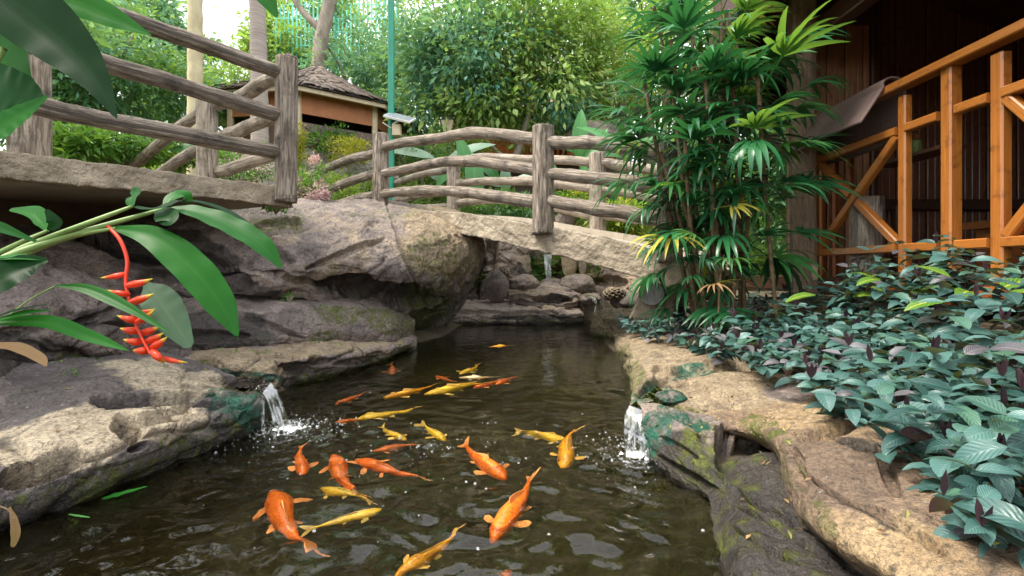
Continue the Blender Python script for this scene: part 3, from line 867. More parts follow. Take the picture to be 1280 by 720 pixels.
rock('rock', 'large brown block rimming the dark hollow on the right bank', [
    [(868, 516, 1.98), (872, 524, 1.92), (885, 530, 1.86), (905, 538, 1.83), (912, 545, 1.92)],
    [(945, 512, 1.92), (944, 524, 1.78), (950, 536, 1.68), (966, 552, 1.64), (966, 562, 1.76)],
    [(1010, 508, 1.80), (1002, 528, 1.60), (986, 560, 1.40), (992, 604, 1.28), (985, 618, 1.42)],
    [(1075, 506, 1.66), (1060, 536, 1.42), (1024, 580, 1.19), (1008, 642, 1.05), (1004, 656, 1.2)],
    [(1145, 515, 1.5), (1125, 558, 1.24), (1090, 610, 1.03), (1062, 682, .90), (1058, 702, 1.02)],
    [(1250, 535, 1.35), (1225, 590, 1.07), (1185, 650, .88), (1150, 735, .75), (1148, 762, .86)],
    [(1420, 555, 1.25), (1390, 620, .96), (1345, 700, .75), (1300, 800, .62), (1300, 832, .72)]],
    340, 220, 95, .026, .006, block=.4, carve=[(1040, 543, 50, 7, -12, .045), (1078, 562, 60, 6, 14, .04), (1110, 590, 9, 34, -25, .03), (1060, 625, 70, 5, 30, .03), (1000, 590, 10, 30, -10, .03), (1130, 660, 60, 6, 32, .03)],
    paint=[(T, 1000, 530, 60, 14, 0, .8), (T, 1080, 610, 110, 50, 25, .25), (T, 1040, 580, 30, 30, 0, .35), (MO, 960, 538, 40, 12, 25, .8), (MO, 986, 585, 12, 34, -20, .55), (DK, 1085, 560, 60, 7, 12, .65), (DK, 1110, 590, 10, 32, -25, .5), (DK, 1060, 628, 70, 8, 30, .55), (MO, 1030, 650, 20, 40, -30, .5), (T, 1150, 690, 90, 30, 30, .6)], base=(.5, .05, .0, 0), fine=1.3, mat='rock_brown')
rock('rock', 'dark wet striped rock in the lower right beside the water', [
    [(885, 588, 1.66), (886, 618, 1.50), (890, 655, 1.32), (896, 695, 1.22), (902, 745, 1.2)],
    [(930, 572, 1.62), (934, 606, 1.42), (934, 650, 1.22), (928, 705, 1.06), (922, 795, .98)],
    [(985, 570, 1.58), (990, 612, 1.38), (986, 660, 1.17), (975, 725, .99), (965, 810, .88)],
    [(1045, 606, 1.42), (1052, 648, 1.22), (1050, 700, 1.04), (1040, 765, .88), (1030, 860, .80)],
    [(1115, 660, 1.22), (1124, 700, 1.06), (1126, 752, .92), (1120, 825, .80), (1110, 910, .72)]],
    240, 190, 104, .02, .008, block=.5, carve=[(985, 650, 95, 8, 28, .045), (1035, 640, 50, 5, 32, .03), (960, 690, 55, 4, 35, .03), (935, 640, 20, 5, 30, .03), (1010, 690, 60, 4, 40, .02)],
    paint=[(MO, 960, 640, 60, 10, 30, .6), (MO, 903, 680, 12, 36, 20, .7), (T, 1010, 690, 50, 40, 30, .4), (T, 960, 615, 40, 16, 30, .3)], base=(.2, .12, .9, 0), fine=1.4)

# rocks beyond the arch
rock('rock_wall', 'pinkish layered rock wall under the arched bridge', [
    [(520, 280, 7.4), (525, 300, 7.1), (530, 330, 6.9), (530, 370, 6.8), (530, 410, 6.8)],
    [(590, 270, 7.6), (592, 292, 7.3), (594, 325, 7.05), (596, 368, 6.9), (598, 410, 6.9)],
    [(640, 276, 7.7), (640, 300, 7.35), (642, 330, 7.2), (646, 362, 7.15), (650, 410, 7.15)],
    [(690, 278, 7.9), (690, 305, 7.7), (690, 335, 7.55), (690, 368, 7.4), (690, 410, 7.4)],
    [(740, 285, 7.9), (740, 310, 7.6), (742, 335, 7.4), (745, 362, 7.3), (748, 410, 7.3)],
    [(800, 300, 7.5), (800, 322, 7.1), (800, 345, 6.9), (800, 370, 6.8), (800, 410, 6.8)],
    [(870, 310, 7.2), (870, 330, 6.9), (870, 350, 6.7), (870, 375, 6.6), (870, 410, 6.6)]],
    260, 110, 120, .07, .0, mat='rock_pink',
    carve=[(668, 318, 6, 40, -8, .25), (698, 345, 34, 14, 10, .5), (610, 345, 14, 50, 5, .25), (760, 352, 24, 8, 0, .12), (595, 330, 14, 40, 0, .4)],
    paint=[(T, 640, 320, 40, 30, 0, .35), (T, 780, 335, 60, 25, 0, .5), (DK, 640, 342, 26, 14, 0, .5), (DK, 595, 345, 22, 60, 0, .95), (DK, 700, 345, 34, 12, 10, .8), (MO, 672, 338, 20, 8, 20, .5), (T, 715, 320, 40, 30, 0, 1.0)], base=(.4, .03, 0, 0))
rock('rock_slab', 'low reddish slab at the water under the boulder end', [
    [(535, 384, 6.6), (535, 388, 6.3), (533, 394, 6.15), (530, 402, 6.12), (530, 412, 6.2)],
    [(590, 375, 6.9), (590, 382, 6.5), (590, 390, 6.35), (590, 402, 6.3), (590, 412, 6.4)],
    [(650, 376, 7.0), (650, 383, 6.6), (650, 390, 6.42), (652, 401, 6.38), (652, 412, 6.45)],
    [(715, 378, 7.0), (718, 384, 6.7), (720, 391, 6.5), (721, 400, 6.46), (722, 412, 6.5)],
    [(722, 382, 7.1), (728, 386, 6.9), (730, 392, 6.75), (730, 400, 6.7), (730, 412, 6.7)]],
    150, 50, 131, .035, .02, mat='rock_pink', carve=[(590, 390, 40, 3, 0, .05), (660, 392, 40, 3, 0, .05)], paint=[(DK, 660, 396, 60, 5, 0, .8), (T, 690, 384, 30, 5, 0, .8)], base=(.25, .05, .1, 0))
rock('rock_ledge', 'stepped grey ledge catching the thin waterfall beyond the bridge', [
    [(634, 358, 7.0), (636, 362, 6.8), (637, 369, 6.68), (638, 378, 6.66), (640, 388, 6.7)],
    [(662, 355, 7.1), (662, 362, 6.78), (662, 370, 6.6), (662, 379, 6.56), (664, 390, 6.6)],
    [(700, 356, 7.1), (700, 363, 6.78), (700, 371, 6.6), (700, 380, 6.56), (700, 390, 6.6)],
    [(722, 362, 7.1), (726, 367, 6.9), (728, 373, 6.8), (728, 381, 6.75), (728, 390, 6.8)]],
    120, 60, 143, .03, .03, carve=[(690, 375, 26, 5, 3, .09), (655, 370, 10, 4, 0, .06)], paint=[(DK, 690, 375, 24, 6, 0, .6), (T, 660, 366, 30, 8, 0, .6)], base=(.4, .12, .1, 0))

def lump(name, label, px, py, Y, rx, ry, seed, base=(.5, .1, .1, 0), mat='rock', amp=.09, cat='rock', holes=None, group=None):
    """free rounded stone: centre at a pixel and depth, half-size in pixels"""
    c = np.array(P(px, py, Y)); k = Y / FPX
    nu, nv = 64, 36
    a = np.linspace(0, 2 * math.pi, nu, endpoint=False); b = np.linspace(-math.pi / 2, math.pi / 2, nv)
    A, B = np.meshgrid(a, b, indexing='ij')
    d = np.stack([np.cos(A) * np.cos(B), np.sin(A) * np.cos(B), np.sin(B)], -1)
    r = 1 + amp * 2 * fbm(d * 1.6 + seed, 4) + amp * .5 * fbm(d * 7 + seed, 3)
    V = c + d * r[..., None] * np.array([rx * k, rx * k * .8, ry * k])
    mask = np.zeros(V.shape[:2] + (4,)) + np.array(base)
    mask[..., 1] = np.maximum(mask[..., 1], .5 * sstep(.5, 1, d[..., 2]) * (base[1] > .15))
    if holes:
        cells = np.array(holes)
        ang = np.arccos(np.clip(np.einsum('ijk,lk->ijl', d, cells), -1, 1)).min(-1)
        V -= (d * (sstep(.20, .12, ang) * .16)[..., None]) * np.array([rx * k, rx * k, ry * k])
        mask[..., 2] = np.maximum(mask[..., 2], sstep(.19, .13, ang))
    a_ = np.arange(nu * nv).reshape(nu, nv); a_ = np.concatenate([a_, a_[:1]])
    F = np.stack([a_[:-1, :-1], a_[1:, :-1], a_[1:, 1:], a_[:-1, 1:]], -1).reshape(-1, 4)
    return tag(obj(name, V.reshape(-1, 3), F, M[mat], None, True, col=mask.reshape(-1, 4), center=True), label, cat, group)

fib = []
for i in range(70):
    z = 1 - 2 * (i + .5) / 70; t = i * 2.39996
    fib.append((math.sqrt(1 - z * z) * math.cos(t), math.sqrt(1 - z * z) * math.sin(t), z))
lump('pitted_stone', 'pale stone full of round holes left of the thin waterfall', 628, 345, 6.75, 11, 12, 1, (.9, 0, 0, 0), holes=fib)
lump('pitted_stone', 'pale stone full of round holes beside the twin trickle', 768, 368, 6.55, 15, 9, 2, (1, .05, 0, 0), holes=fib)
lump('rock', 'smooth round boulder left of the thin waterfall foot', 655, 356, 6.9, 20, 13, 3, (.45, .15, .1, 0))
lump('rock', 'dark rounded stone right behind the thin waterfall', 690, 358, 7.25, 16, 11, 4, (.3, .1, .4, 0))
lump('rock', 'wide mossy grey boulder right of the thin waterfall', 722, 356, 7.05, 22, 14, 5, (.4, .3, .1, 0))
lump('rock', 'grey stone below the mossy boulder at the twin trickle', 738, 374, 6.7, 14, 8, 6, (.3, .4, .2, 0))
lump('rock', 'dark grey leaning stone under the pitted stone on the left', 620, 358, 6.7, 16, 20, 7, (.2, .05, .35, 0))
lump('rock', 'yellowish upright stone right of the thin waterfall top', 712, 325, 7.3, 10, 26, 8, (1, .05, 0, 0), 'rock_pink', .05)
lump('rock', 'dark brown low stone at the right end of the far water', 790, 378, 6.6, 26, 12, 9, (.3, .1, .5, 0))
lump('rock', 'slim pinkish stone beside the yellowish upright stone', 728, 325, 7.25, 5, 22, 10, (.5, .0, 0, 0), 'rock_pink', .05)
lump('rock', 'grey stone showing above the bridge deck near the tall middle post', 706, 274, 5.6, 12, 14, 12, (.4, 0, 0, 0))
# ---------------------------------------------------------------- log railings and concrete bridges
def log_rail(parent, pts, r0, r1=None, mat='log', seed=0, n=26, name='rail'):
    """pts world points; a log with knots and a slightly uneven line"""
    r1 = r0 if r1 is None else r1
    C = lin(pts, n)
    rad = np.linspace(r0, r1, n)
    k = np.linspace(0, 1, n)
    C = C + np.stack([fbm(np.stack([k * 4 + seed, 0 * k + 3 * j, 0 * k], -1), 2) for j in range(3)], -1) * r0 * .35
    rad = rad * (1 + .12 * fbm(np.stack([k * 6 + seed, 0 * k, 0 * k], -1), 2))
    # saw-cut rounded ends
    d0, d1 = C[0] - C[1], C[-1] - C[-2]
    d0 /= np.linalg.norm(d0); d1 /= np.linalg.norm(d1)
    C = np.concatenate([[C[0] + d0 * r0 * .15], C, [C[-1] + d1 * r1 * .15]])
    rad = np.concatenate([[rad[0] * .8], rad, [rad[-1] * .8]])
    return tube(name, C, rad, M[mat], parent, 16, .14, seed, 14)

def post(parent, px, pytop, pybot, Y, wpx, mat='log', seed=0, lean=0, name='post', extra=.12):
    a, b = P(px, pytop, Y), P(px, pybot, Y)
    r = wpx / 2 * Y / FPX
    pts = [b - Vector((0, 0, extra)), b, b + (a - b) * .5, a - Vector((0, 0, .03)), a]
    C = lin(pts, 24)
    C[:, 0] += lean * np.linspace(0, 1, 24)
    rad = np.full(24, r); rad[:3] *= 1.06; rad[-1] *= .78; rad[-2] *= .95
    return tube(name, C, rad, M[mat], parent, 20, .09, seed, 10)

def beam(name, top, bot, depth, mat, parent, n=150, m_=14, noise=.02, seed=0):
    """rough cast beam: front face from the polylines top and bot, thickness along the vector depth"""
    T_, B_ = lin(top, n), lin(bot, n)
    dv = np.array(depth)
    kf, kt = m_, 8
    loop = []
    for t in np.linspace(0, 1, kf): loop.append(T_ * (1 - t) + B_ * t)
    for t in np.linspace(0, 1, kt + 1)[1:]: loop.append(B_ + dv * t)
    for t in np.linspace(0, 1, kf)[1:]: loop.append((B_ + dv) * (1 - t) + (T_ + dv) * t)
    for t in np.linspace(0, 1, kt + 1)[1:-1]: loop.append(T_ + dv * (1 - t))
    L = np.stack(loop, 1)
    cen = L.mean(1, keepdims=True)
    N = L - cen; N /= np.linalg.norm(N, axis=-1)[..., None] + 1e-9
    L = L + N * (noise * (fbm(L * 7 + seed, 4) + .7 * fbm(L * 22 + seed, 3)))[..., None]
    s = L.shape[1]
    F = [tuple(f) for f in grid_faces(n, s, True)] + [tuple(range(s)), tuple(range(n * s - 1, (n - 1) * s - 1, -1))]
    o = obj(name, L.reshape(-1, 3), F, M[mat], parent, True)
    bm_fix(o.data)
    return o

# --- walkway at the upper left
wk = thing('footbridge', P(357, 245, 3.3), 'grey log railed walkway crossing the upper left above the boulder', 'footbridge')
WY = lambda px: 2.0 + (px / 357.0) * 1.3
tp = [P(x, y, Y) for x, y, Y in ((-190, 166, 1.55), (-60, 180, 1.85), (0, 188, 2.0), (120, 203, 2.42), (240, 218, 2.87), (345, 233, 3.3), (364, 237, 3.36))]
bp = [P(x, y, Y) for x, y, Y in ((-190, 206, 1.55), (-60, 217, 1.85), (0, 222, 2.0), (120, 234, 2.42), (240, 245, 2.87), (345, 257, 3.3), (366, 260, 3.36))]
beam('edge_beam', tp, bp, (-.10, .05, 0), 'concrete', wk, noise=.016, seed=2)
V = []
for a in tp: V += [a + Vector((-.09, .04, -.015)), a + Vector((-1.15, .55, -.015))]
for a in tp: V += [a + Vector((-.09, .04, -.11)), a + Vector((-1.15, .55, -.11))]
F = []
n_ = len(tp)
for i in range(n_ - 1):
    a, b = 2 * i, 2 * i + 2
    F += [(a, a + 1, b + 1, b), (a + 2 * n_, b + 2 * n_, b + 1 + 2 * n_, a + 1 + 2 * n_), (a + 1, a + 1 + 2 * n_, b + 1 + 2 * n_, b + 1), (a, b, b + 2 * n_, a + 2 * n_)]
F += [(0, 2 * n_, 2 * n_ + 1, 1), (2 * n_ - 2, 2 * n_ - 1, 4 * n_ - 1, 4 * n_ - 2)]
o = obj('deck', V, F, M['deck'], wk, False); bm_fix(o.data)
w_ = [a + Vector((-1.1, .52, -.115)) for a in tp]
V = [v for a in w_ for v in (a, a + Vector((-.12, .06, 0)), a + Vector((0, 0, -.9)), a + Vector((-.12, .06, -.9)))]
F = [(4 * i + p, 4 * i + q, 4 * i + 4 + q, 4 * i + 4 + p) for i in range(n_ - 1) for p, q in ((0, 1), (1, 3), (3, 2), (2, 0))] + [(0, 1, 3, 2), (4 * n_ - 4, 4 * n_ - 2, 4 * n_ - 1, 4 * n_ - 3)]
o = obj('shade_sheet', V, F, M['wood_dark'], wk, False); bm_fix(o.data)  # dark sheet added in place of the black shade under the deck
post(wk, 357, 76, 246, 3.32, 26, seed=1, lean=.01, extra=.0)
post(wk, 40, 70, 196, 3.1, 36, seed=2)
post(wk, 259, 124, 222, 3.95, 23, 'log_pale', 3)
for i, pts in enumerate([[(-120, -60, 1.75), (40, -16, 2.15), (182, 32, 2.62), (270, 62, 2.98), (352, 92, 3.3)],
                         [(-140, 14, 1.72), (0, 46, 2.0), (105, 72, 2.38), (230, 108, 2.84), (352, 145, 3.3)],
                         [(-140, 100, 1.72), (0, 120, 2.0), (60, 135, 2.2), (200, 163, 2.74), (352, 191, 3.3)]]):
    log_rail(wk, [P(*p) for p in pts], .046, .052, seed=10 + i, n=44)
for i, pts in enumerate([[(352, 94, 3.4), (300, 121, 3.75), (245, 146, 4.2), (160, 212, 5.1)],
                         [(352, 140, 3.4), (300, 163, 3.75), (250, 185, 4.15), (196, 220, 4.8)],
                         [(352, 190, 3.4), (300, 207, 3.75), (262, 219, 4.1), (215, 238, 4.6)]]):
    log_rail(wk, [P(*p) for p in pts], .052, .05, 'log_pale', seed=20 + i, n=30)
log_rail(wk, [P(-10, 74, 3.1), P(36, 80, 3.1)], .05, seed=31, n=8)

# --- arched bridge in the middle
A0, AD = np.array([-1.71, 5.9]), np.array([2.01, -1.57])
CR = np.array([1.57, 2.01]) / 2.55
def arc_Y(px, off=0.0):
    o_ = A0 + CR * off
    k = (px - 640) / FPX
    t = (k * o_[1] - o_[0]) / (AD[0] - k * AD[1])
    return o_[1] + AD[1] * t
def ap(px, py, off=0.0):
    return P(px, py, arc_Y(px, off))
br = thing('arched_bridge', ap(680, 290), 'arched concrete bridge with log railings spanning the pond', 'bridge')
topl = [(430, 262), (475, 262), (545, 264), (600, 269), (665, 281), (740, 294), (830, 318), (880, 334)]
botl = [(430, 292), (475, 292), (545, 288), (600, 297), (665, 312), (740, 331), (830, 357), (880, 376)]
beam('edge_beam', [ap(*p) for p in topl], [ap(*p) for p in botl], tuple(CR * .16) + (0,), 'concrete', br, 220, 20, .022, 5)
# the deck and the kerb along its far side
def slab(name, px_list, o0, o1, dz0, dz1, mat):
    V, F = [], []
    base = [ap(*p) for p in px_list]
    C = lin(base, 40)
    for c in C:
        for (o_, dz) in ((o0, dz1), (o1, dz1), (o1, dz0), (o0, dz0)):
            V.append((c[0] + CR[0] * o_, c[1] + CR[1] * o_, c[2] + dz))
    for i in range(39):
        for k in range(4):
            a, b = 4 * i + k, 4 * i + (k + 1) % 4
            F.append((a, b, b + 4, a + 4))
    F += [(0, 1, 2, 3), (159, 158, 157, 156)]
    o = obj(name, V, F, M[mat], br, False); bm_fix(o.data)
slab('deck', topl, .165, 1.05, -.16, -.02, 'deck')
slab('far_kerb', topl, 1.053, 1.22, -.20, .05, 'deck')
post(br, 476, 169, 264, 5.9, 20, seed=41, extra=.02)
post(br, 679, 160, 288, arc_Y(680), 27, seed=42, extra=.0)
o = post(br, 836, 182, 322, arc_Y(836), 28, seed=43, extra=.0)
post(br, 567, 208, 268, arc_Y(567, 1.15), 17, 'log_pale', 44)
post(br, 747, 193, 294, arc_Y(747, 1.15), 21, 'log_pale', 45)
rails = [
    ([(478, 184), (540, 173), (606, 167), (674, 174)], 0), ([(478, 217), (540, 205), (592, 202), (640, 208), (674, 214)], 0), ([(478, 243), (540, 238), (600, 243), (674, 253)], 0),
    ([(684, 178), (752, 180), (832, 192)], 0), ([(684, 217), (781, 227), (832, 238)], 0), ([(684, 251), (760, 263), (834, 275)], 0),
    ([(472, 191), (430, 202), (388, 219)], 0), ([(472, 217), (440, 226), (400, 241)], 0), ([(472, 243), (440, 250), (405, 261)], 0)]
for i, (pp_, off) in enumerate(rails):
    r = .062 if i not in (1,) else .06
    log_rail(br, [ap(*q, off) for q in pp_], r * .95, r, 'log', 50 + i, 34)
back = [[(566, 203), (600, 197), (666, 199), (743, 203)], [(566, 230), (620, 226), (680, 228), (743, 236)], [(566, 254), (620, 250), (680, 257), (743, 270)],
        [(750, 204), (800, 210), (850, 218)], [(750, 236), (800, 243), (850, 250)], [(750, 268), (800, 274), (850, 282)]]
for i, pp_ in enumerate(back):
    log_rail(br, [ap(*q, 1.15) for q in pp_], .055, .055, 'log_pale', 70 + i, 26)
for i, pp_ in enumerate([[(563, 212, 6.75), (520, 220, 7.0), (478, 235, 7.6)], [(563, 240, 6.75), (520, 245, 7.0), (470, 256, 7.6)], [(563, 258, 6.75), (520, 262, 7.0), (480, 268, 7.6)]]):
    log_rail(br, [P(*q) for q in pp_], .055, .05, 'log_pale', 80 + i, 20)
# lower far railing running off to the left behind the bridge
lf = thing('log_fence', P(440, 262, 8.2), 'low pale log fence running off behind the left end of the arched bridge', 'fence')
post(lf, 448, 226, 268, 8.2, 12, 'log_pale', 91)
post(lf, 405, 226, 270, 8.6, 12, 'log_pale', 92)
for i, (a, b) in enumerate([((500, 222, 8.0), (395, 242, 8.7)), ((500, 238, 8.0), (395, 250, 8.7)), ((500, 252, 8.0), (395, 262, 8.7))]):
    log_rail(lf, [P(*a), P(*b)], .045, .045, 'log_pale', 93 + i, 12)
# bridge foot on the right bank with a pipe end
ft = thing('bridge_pier', P(806, 392, 4.1), 'tan concrete pier with a grey pipe end under the right end of the arched bridge', 'pier')
Yp = 4.05
beam('pier_body', [P(786, 398, Yp), P(797, 372, Yp), P(806, 340, Yp)], [P(840, 400, Yp), P(846, 372, Yp), P(850, 340, Yp)], (.25, .35, 0), 'concrete', ft, 40, 14, .02, 7)
V, F, uv = tube_np([P(814, 366, Yp - .10), P(814, 366, Yp + .06)], 15 * Yp / FPX, 20, 0)
obj('pipe_end', V, F, M['stem_grey'] if 'stem_grey' in M else M['grey_roof'], ft, True, uv=uv)
# ---------------------------------------------------------------- wooden cabin on the right
CX = 2.36
FLOOR = .70
cb = thing('cabin', (3.6, 3.0, FLOOR), 'dark wooden cabin with slatted walls at the right edge', 'cabin')
b = MB(); b.box((4.0, 2.1, FLOOR - .06), (3.3, 5.6, .11)); b.build('floor', M['wood_dark'], cb)
b = MB(); b.box((2.44, 2.1, .60), (.12, 5.6, .07), bev=.01); b.build('sill', M['wood_red'], cb)
slat_me = {}
def slat(h, mat, x, y, z, w=.05, d=.022, rz=0):
    key = (round(h, 2), mat, w)
    if key not in slat_me:
        q = MB(); q.box((0, 0, h / 2), (w, d, h), bev=.006)
        me = mesh_np('slat', np.array(q.v), q.f, M[mat], False, uv=np.array(q.uv)); bm_fix(me)
        slat_me[key] = me
    o = link('slat', slat_me[key], cb, Vector((x, y, z)) - cb.location)
    o.rotation_euler = (0, 0, rz)
# end wall behind the log column, slats coloured paler to look lit
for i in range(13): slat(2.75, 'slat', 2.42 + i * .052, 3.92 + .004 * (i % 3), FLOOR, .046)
b = MB(); b.box((2.75, 3.965, FLOOR + 1.37), (.70, .05, 2.74)); b.build('wall_backing', M['wood_dark'], cb)
b = MB(); b.box((3.10, 3.93, FLOOR + 1.35), (.06, .10, 2.7), bev=.01); b.build('corner_post', M['wood_dark'], cb)
# receding wall behind that, then the dark back wall
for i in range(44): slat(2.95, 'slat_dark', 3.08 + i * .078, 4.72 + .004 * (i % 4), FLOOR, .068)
b = MB(); b.box((4.8, 4.77, FLOOR + 1.45), (3.5, .05, 2.9)); b.build('back_wall', M['wood_dark'], cb)
b = MB(); b.box((5.55, 2.0, FLOOR + 1.15), (.06, 5.5, 2.3)); b.build('side_wall', M['wood_dark'], cb)
b = MB(); b.box((4.0, -.72, FLOOR + 1.15), (3.2, .06, 2.3)); b.build('near_wall', M['wood_dark'], cb)
b = MB(); b.box((4.8, 4.66, 1.42), (3.4, .05, .11), bev=.01); b.box((3.5, 4.64, 1.0), (.06, .06, .8), bev=.006); b.box((3.92, 4.64, 1.0), (.06, .06, .8), bev=.006); b.build('wall_rail', M['wood_dark'], cb)
b = MB(); b.box((4.6, 3.6, 1.12), (1.6, .5, .06), bev=.01)
for x in (3.9, 5.3):
    b.box((x, 3.6, .9), (.07, .4, .40), bev=.006)
b.build('bench', M['wood_red'], cb)
# roof and eave
EV = 1.78
V = [(EV, -1.0, 2.82), (EV, 5.4, 2.82), (4.0, 5.4, 3.75), (4.0, -1.0, 3.75), (6.2, 5.4, 2.82), (6.2, -1.0, 2.82)]
V2 = V + [(x, y, z - .09) for x, y, z in V]
F = [(0, 1, 2, 3), (3, 2, 4, 5), (6, 9, 8, 7), (9, 11, 10, 8), (0, 6, 7, 1), (5, 4, 10, 11), (1, 7, 8, 2), (2, 8, 10, 4), (0, 3, 9, 6), (3, 5, 11, 9)]
o = obj('roof', V2, F, M['wood_dark'], cb, False); bm_fix(o.data)
b = MB(); b.box((EV + .02, 2.2, 2.72), (.05, 6.3, .14), bev=.01); b.build('eave_beam', M['wood_dark'], cb)
for y in (-.5, .6, 1.7, 2.8, 3.6, 4.6):
    b = MB(); b.bar((EV + .05, y, 2.70), (3.9, y, 3.58), .06, .10); b.build('rafter', M['wood_dark'], cb)
b = MB(); b.box((2.40, 2.2, 2.62), (.12, 5.6, .14), bev=.01); b.build('wall_plate', M['wood_dark'], cb)
b = MB(); b.box((4.3, 4.85, 3.1), (4.3, .06, 1.6)); b.build('gable_wall', M['wood_dark'], cb)
b = MB(); b.box((2.77, 3.90, 3.0), (.7, .06, .3)); b.build('gable_wall', M['wood_dark'], cb)
b = MB(); b.box((4.3, -.80, 3.1), (4.3, .06, 1.6)); b.build('gable_wall', M['wood_dark'], cb)
# round columns
tube('column', lin([(2.27, 3.56, .55), (2.26, 3.56, 1.6), (2.26, 3.56, 2.9)], 20), .098, M['cabin_log'], cb, 18, .05, 4, 6)
o = tube('column', lin([(2.45, 3.15, .5), (2.45, 3.15, 1.25)], 8), .10, M['log_pale'], cb, 14, .06, 12, 6)

# balustrade: a thing of its own fixed along the veranda
bl = thing('balustrade', (CX, 2.2, .66), 'orange varnished wooden balustrade with crossed braces along the cabin veranda', 'railing')
def bpart(name, mat, *bars):
    q = MB()
    for (a, c, w, d) in bars: q.bar(a, c, w, d, up=(1, 0, 0) if abs(Vector(c).z - Vector(a).z) > .3 else (0, 0, 1))
    return q.build(name, M[mat], bl)
YS = {'a': 3.36, 'b': 2.75, 'c': 2.46, 'd': 2.21, 'e': 1.62, 'f': 1.05}
zb, zm, zt = .885, 1.60, 1.865
bpart('top_rail', 'wood', ((CX - .01, 3.72, zt), (CX - .01, .3, zt), .09, .05))
def hrail(z, segs):
    for (y0, y1) in segs: bpart('rail', 'wood', ((CX, y0, z), (CX, y1, z), .055, .05))
gap = .033
for z in (zb, zm):
    hrail(z, [(3.58, YS['b'] + gap), (YS['b'] - gap, YS['c'] + .05), (YS['c'] - .05, YS['d'] + gap), (YS['d'] - gap, YS['e'] + gap), (YS['e'] - gap, YS['f'] + gap)])
def bpost(y, w, z0, z1, mat, d=.075):
    q = MB(); q.box((CX + .01, y, (z0 + z1) / 2), (d, w, z1 - z0), bev=.008); q.build('post', M[mat], bl)
bpost(3.62, .075, .56, zt - .026, 'wood_red')
bpost(YS['b'], .055, .62, 1.80, 'wood', .05)
bpost(YS['c'], .062, .56, zt - .026, 'wood', .07)
bpost(YS['d'], .06, .62, 1.80, 'wood', .055)
bpost(YS['e'], .075, .56, 1.80, 'wood', .085)
bpost(YS['f'], .075, .56, zt - .026, 'wood', .085)
def cross(y0, y1):
    z0, z1 = zb + .03, zm - .03
    a, c = (CX + .002, y0, z0), (CX + .002, y1, z1)
    bpart('brace', 'wood', (a, c, .05, .045))
    mid = ((y0 + y1) / 2, (z0 + z1) / 2)
    k = .045 / math.hypot(y1 - y0, z1 - z0)
    dy, dz = (y1 - y0), (z1 - z0)
    bpart('brace', 'wood', ((CX + .004, y1, z0), (CX + .004, mid[0] + dy * k, mid[1] - dz * k), .05, .045), ((CX + .004, mid[0] - dy * k, mid[1] + dz * k), (CX + .004, y0, z1), .05, .045))
cross(3.50, YS['b'] + .04)
cross(YS['d'] - .04, YS['e'] + .045)
cross(YS['e'] - .045, YS['f'] + .045)
bpart('lower_rail', 'wood_red', ((CX + .02, 3.58, .64), (CX + .02, YS['f'], .64), .07, .06))
# slim uprights seen behind the railing, part of the cabin's front
for i, y in enumerate((3.5, 3.42, 3.33)):
    b = MB(); b.box((2.52 + .05 * i, y + .2, 1.16), (.035, .035, 1.1), bev=.004); b.build('upright', M['wood_red'], cb)
b = MB(); b.box((2.30, 3.47, .74), (.05, .012, .12), bev=.003); b.build('switch_plate', M['bamboo'], cb)

# mat hung over the top rail
ny_, nt_ = 36, 40
V, uv = [], []
for i in range(ny_):
    y = 3.72 - .90 * i / (ny_ - 1)
    for j in range(nt_):
        s = -0.40 + .76 * j / (nt_ - 1)          # arc length over the rail: negative inside, positive outside
        r = .055
        if abs(s) < r * 1.57:
            a = s / r; x = -math.sin(a) * r * 1.25; z = math.cos(a) * r - r * .25
        else:
            e = abs(s) - r * 1.57
            x = -math.copysign(r * 1.25 + e * (.55 if s > 0 else .10) , s); z = -e * (.83 if s > 0 else 1) - r * .25
        sag = .010 * math.sin(y * 9 + s * 5) + .012 * math.sin(y * 4.3 + 1)
        V.append((CX + x + sag * (abs(s) > .07), y, zt + .035 + z + .006 * math.sin(7 * y)))
        uv.append((i / ny_, s))
V = np.array(V)
F = grid_faces(ny_, nt_)
top_ = V; d = np.array([0, 0, -.008])
Fq = [tuple(f) for f in F]
o = obj('door_mat', V, Fq, M['mat'], None, True, uv=np.array(uv), center=True)
md = o.modifiers.new('solid', 'SOLIDIFY'); md.thickness = .012; md.offset = 0
tag(o, 'greyish brown mat hung to dry over the wooden balustrade', 'mat')

# low yellowish stone under the cabin sill
lump('foundation_stone', 'yellowish mossy stone block under the cabin corner', 1018, 384, 3.3, 36, 16, 55, (1, .55, 0, 0), amp=.06, cat='stone')
# small cactus in a pot on the inner ledge
ct = thing('potted_cactus', (2.62, 2.96, 1.50), 'small green cactus with a reddish tip standing behind the balustrade', 'cactus')
V, F, uv = tube_np(lin([(2.62, 2.96, 1.50), (2.62, 2.96, 1.545), (2.62, 2.96, 1.585), (2.62, 2.96, 1.60)], 14), np.interp(np.linspace(0, 1, 14), [0, .3, .7, 1], [.022, .036, .03, .008]), 12, .1, 3)
obj('body', V, F, M['fern_plain'] if 'fern_plain' in M else M['stem'], ct, True, uv=uv)
V, F, uv = tube_np(lin([(2.62, 2.96, 1.60), (2.62, 2.96, 1.62), (2.62, 2.96, 1.64)], 8), [.006, .016, .02, .022, .022, .018, .012, .004], 10, .1, 5)
obj('tip', V, F, M['wood_red'], ct, True, uv=uv)
b = MB(); b.box((2.62, 2.96, 1.485), (.16, .5, .026), bev=.004); o = b.build('shelf', M['wood_dark'], cb)
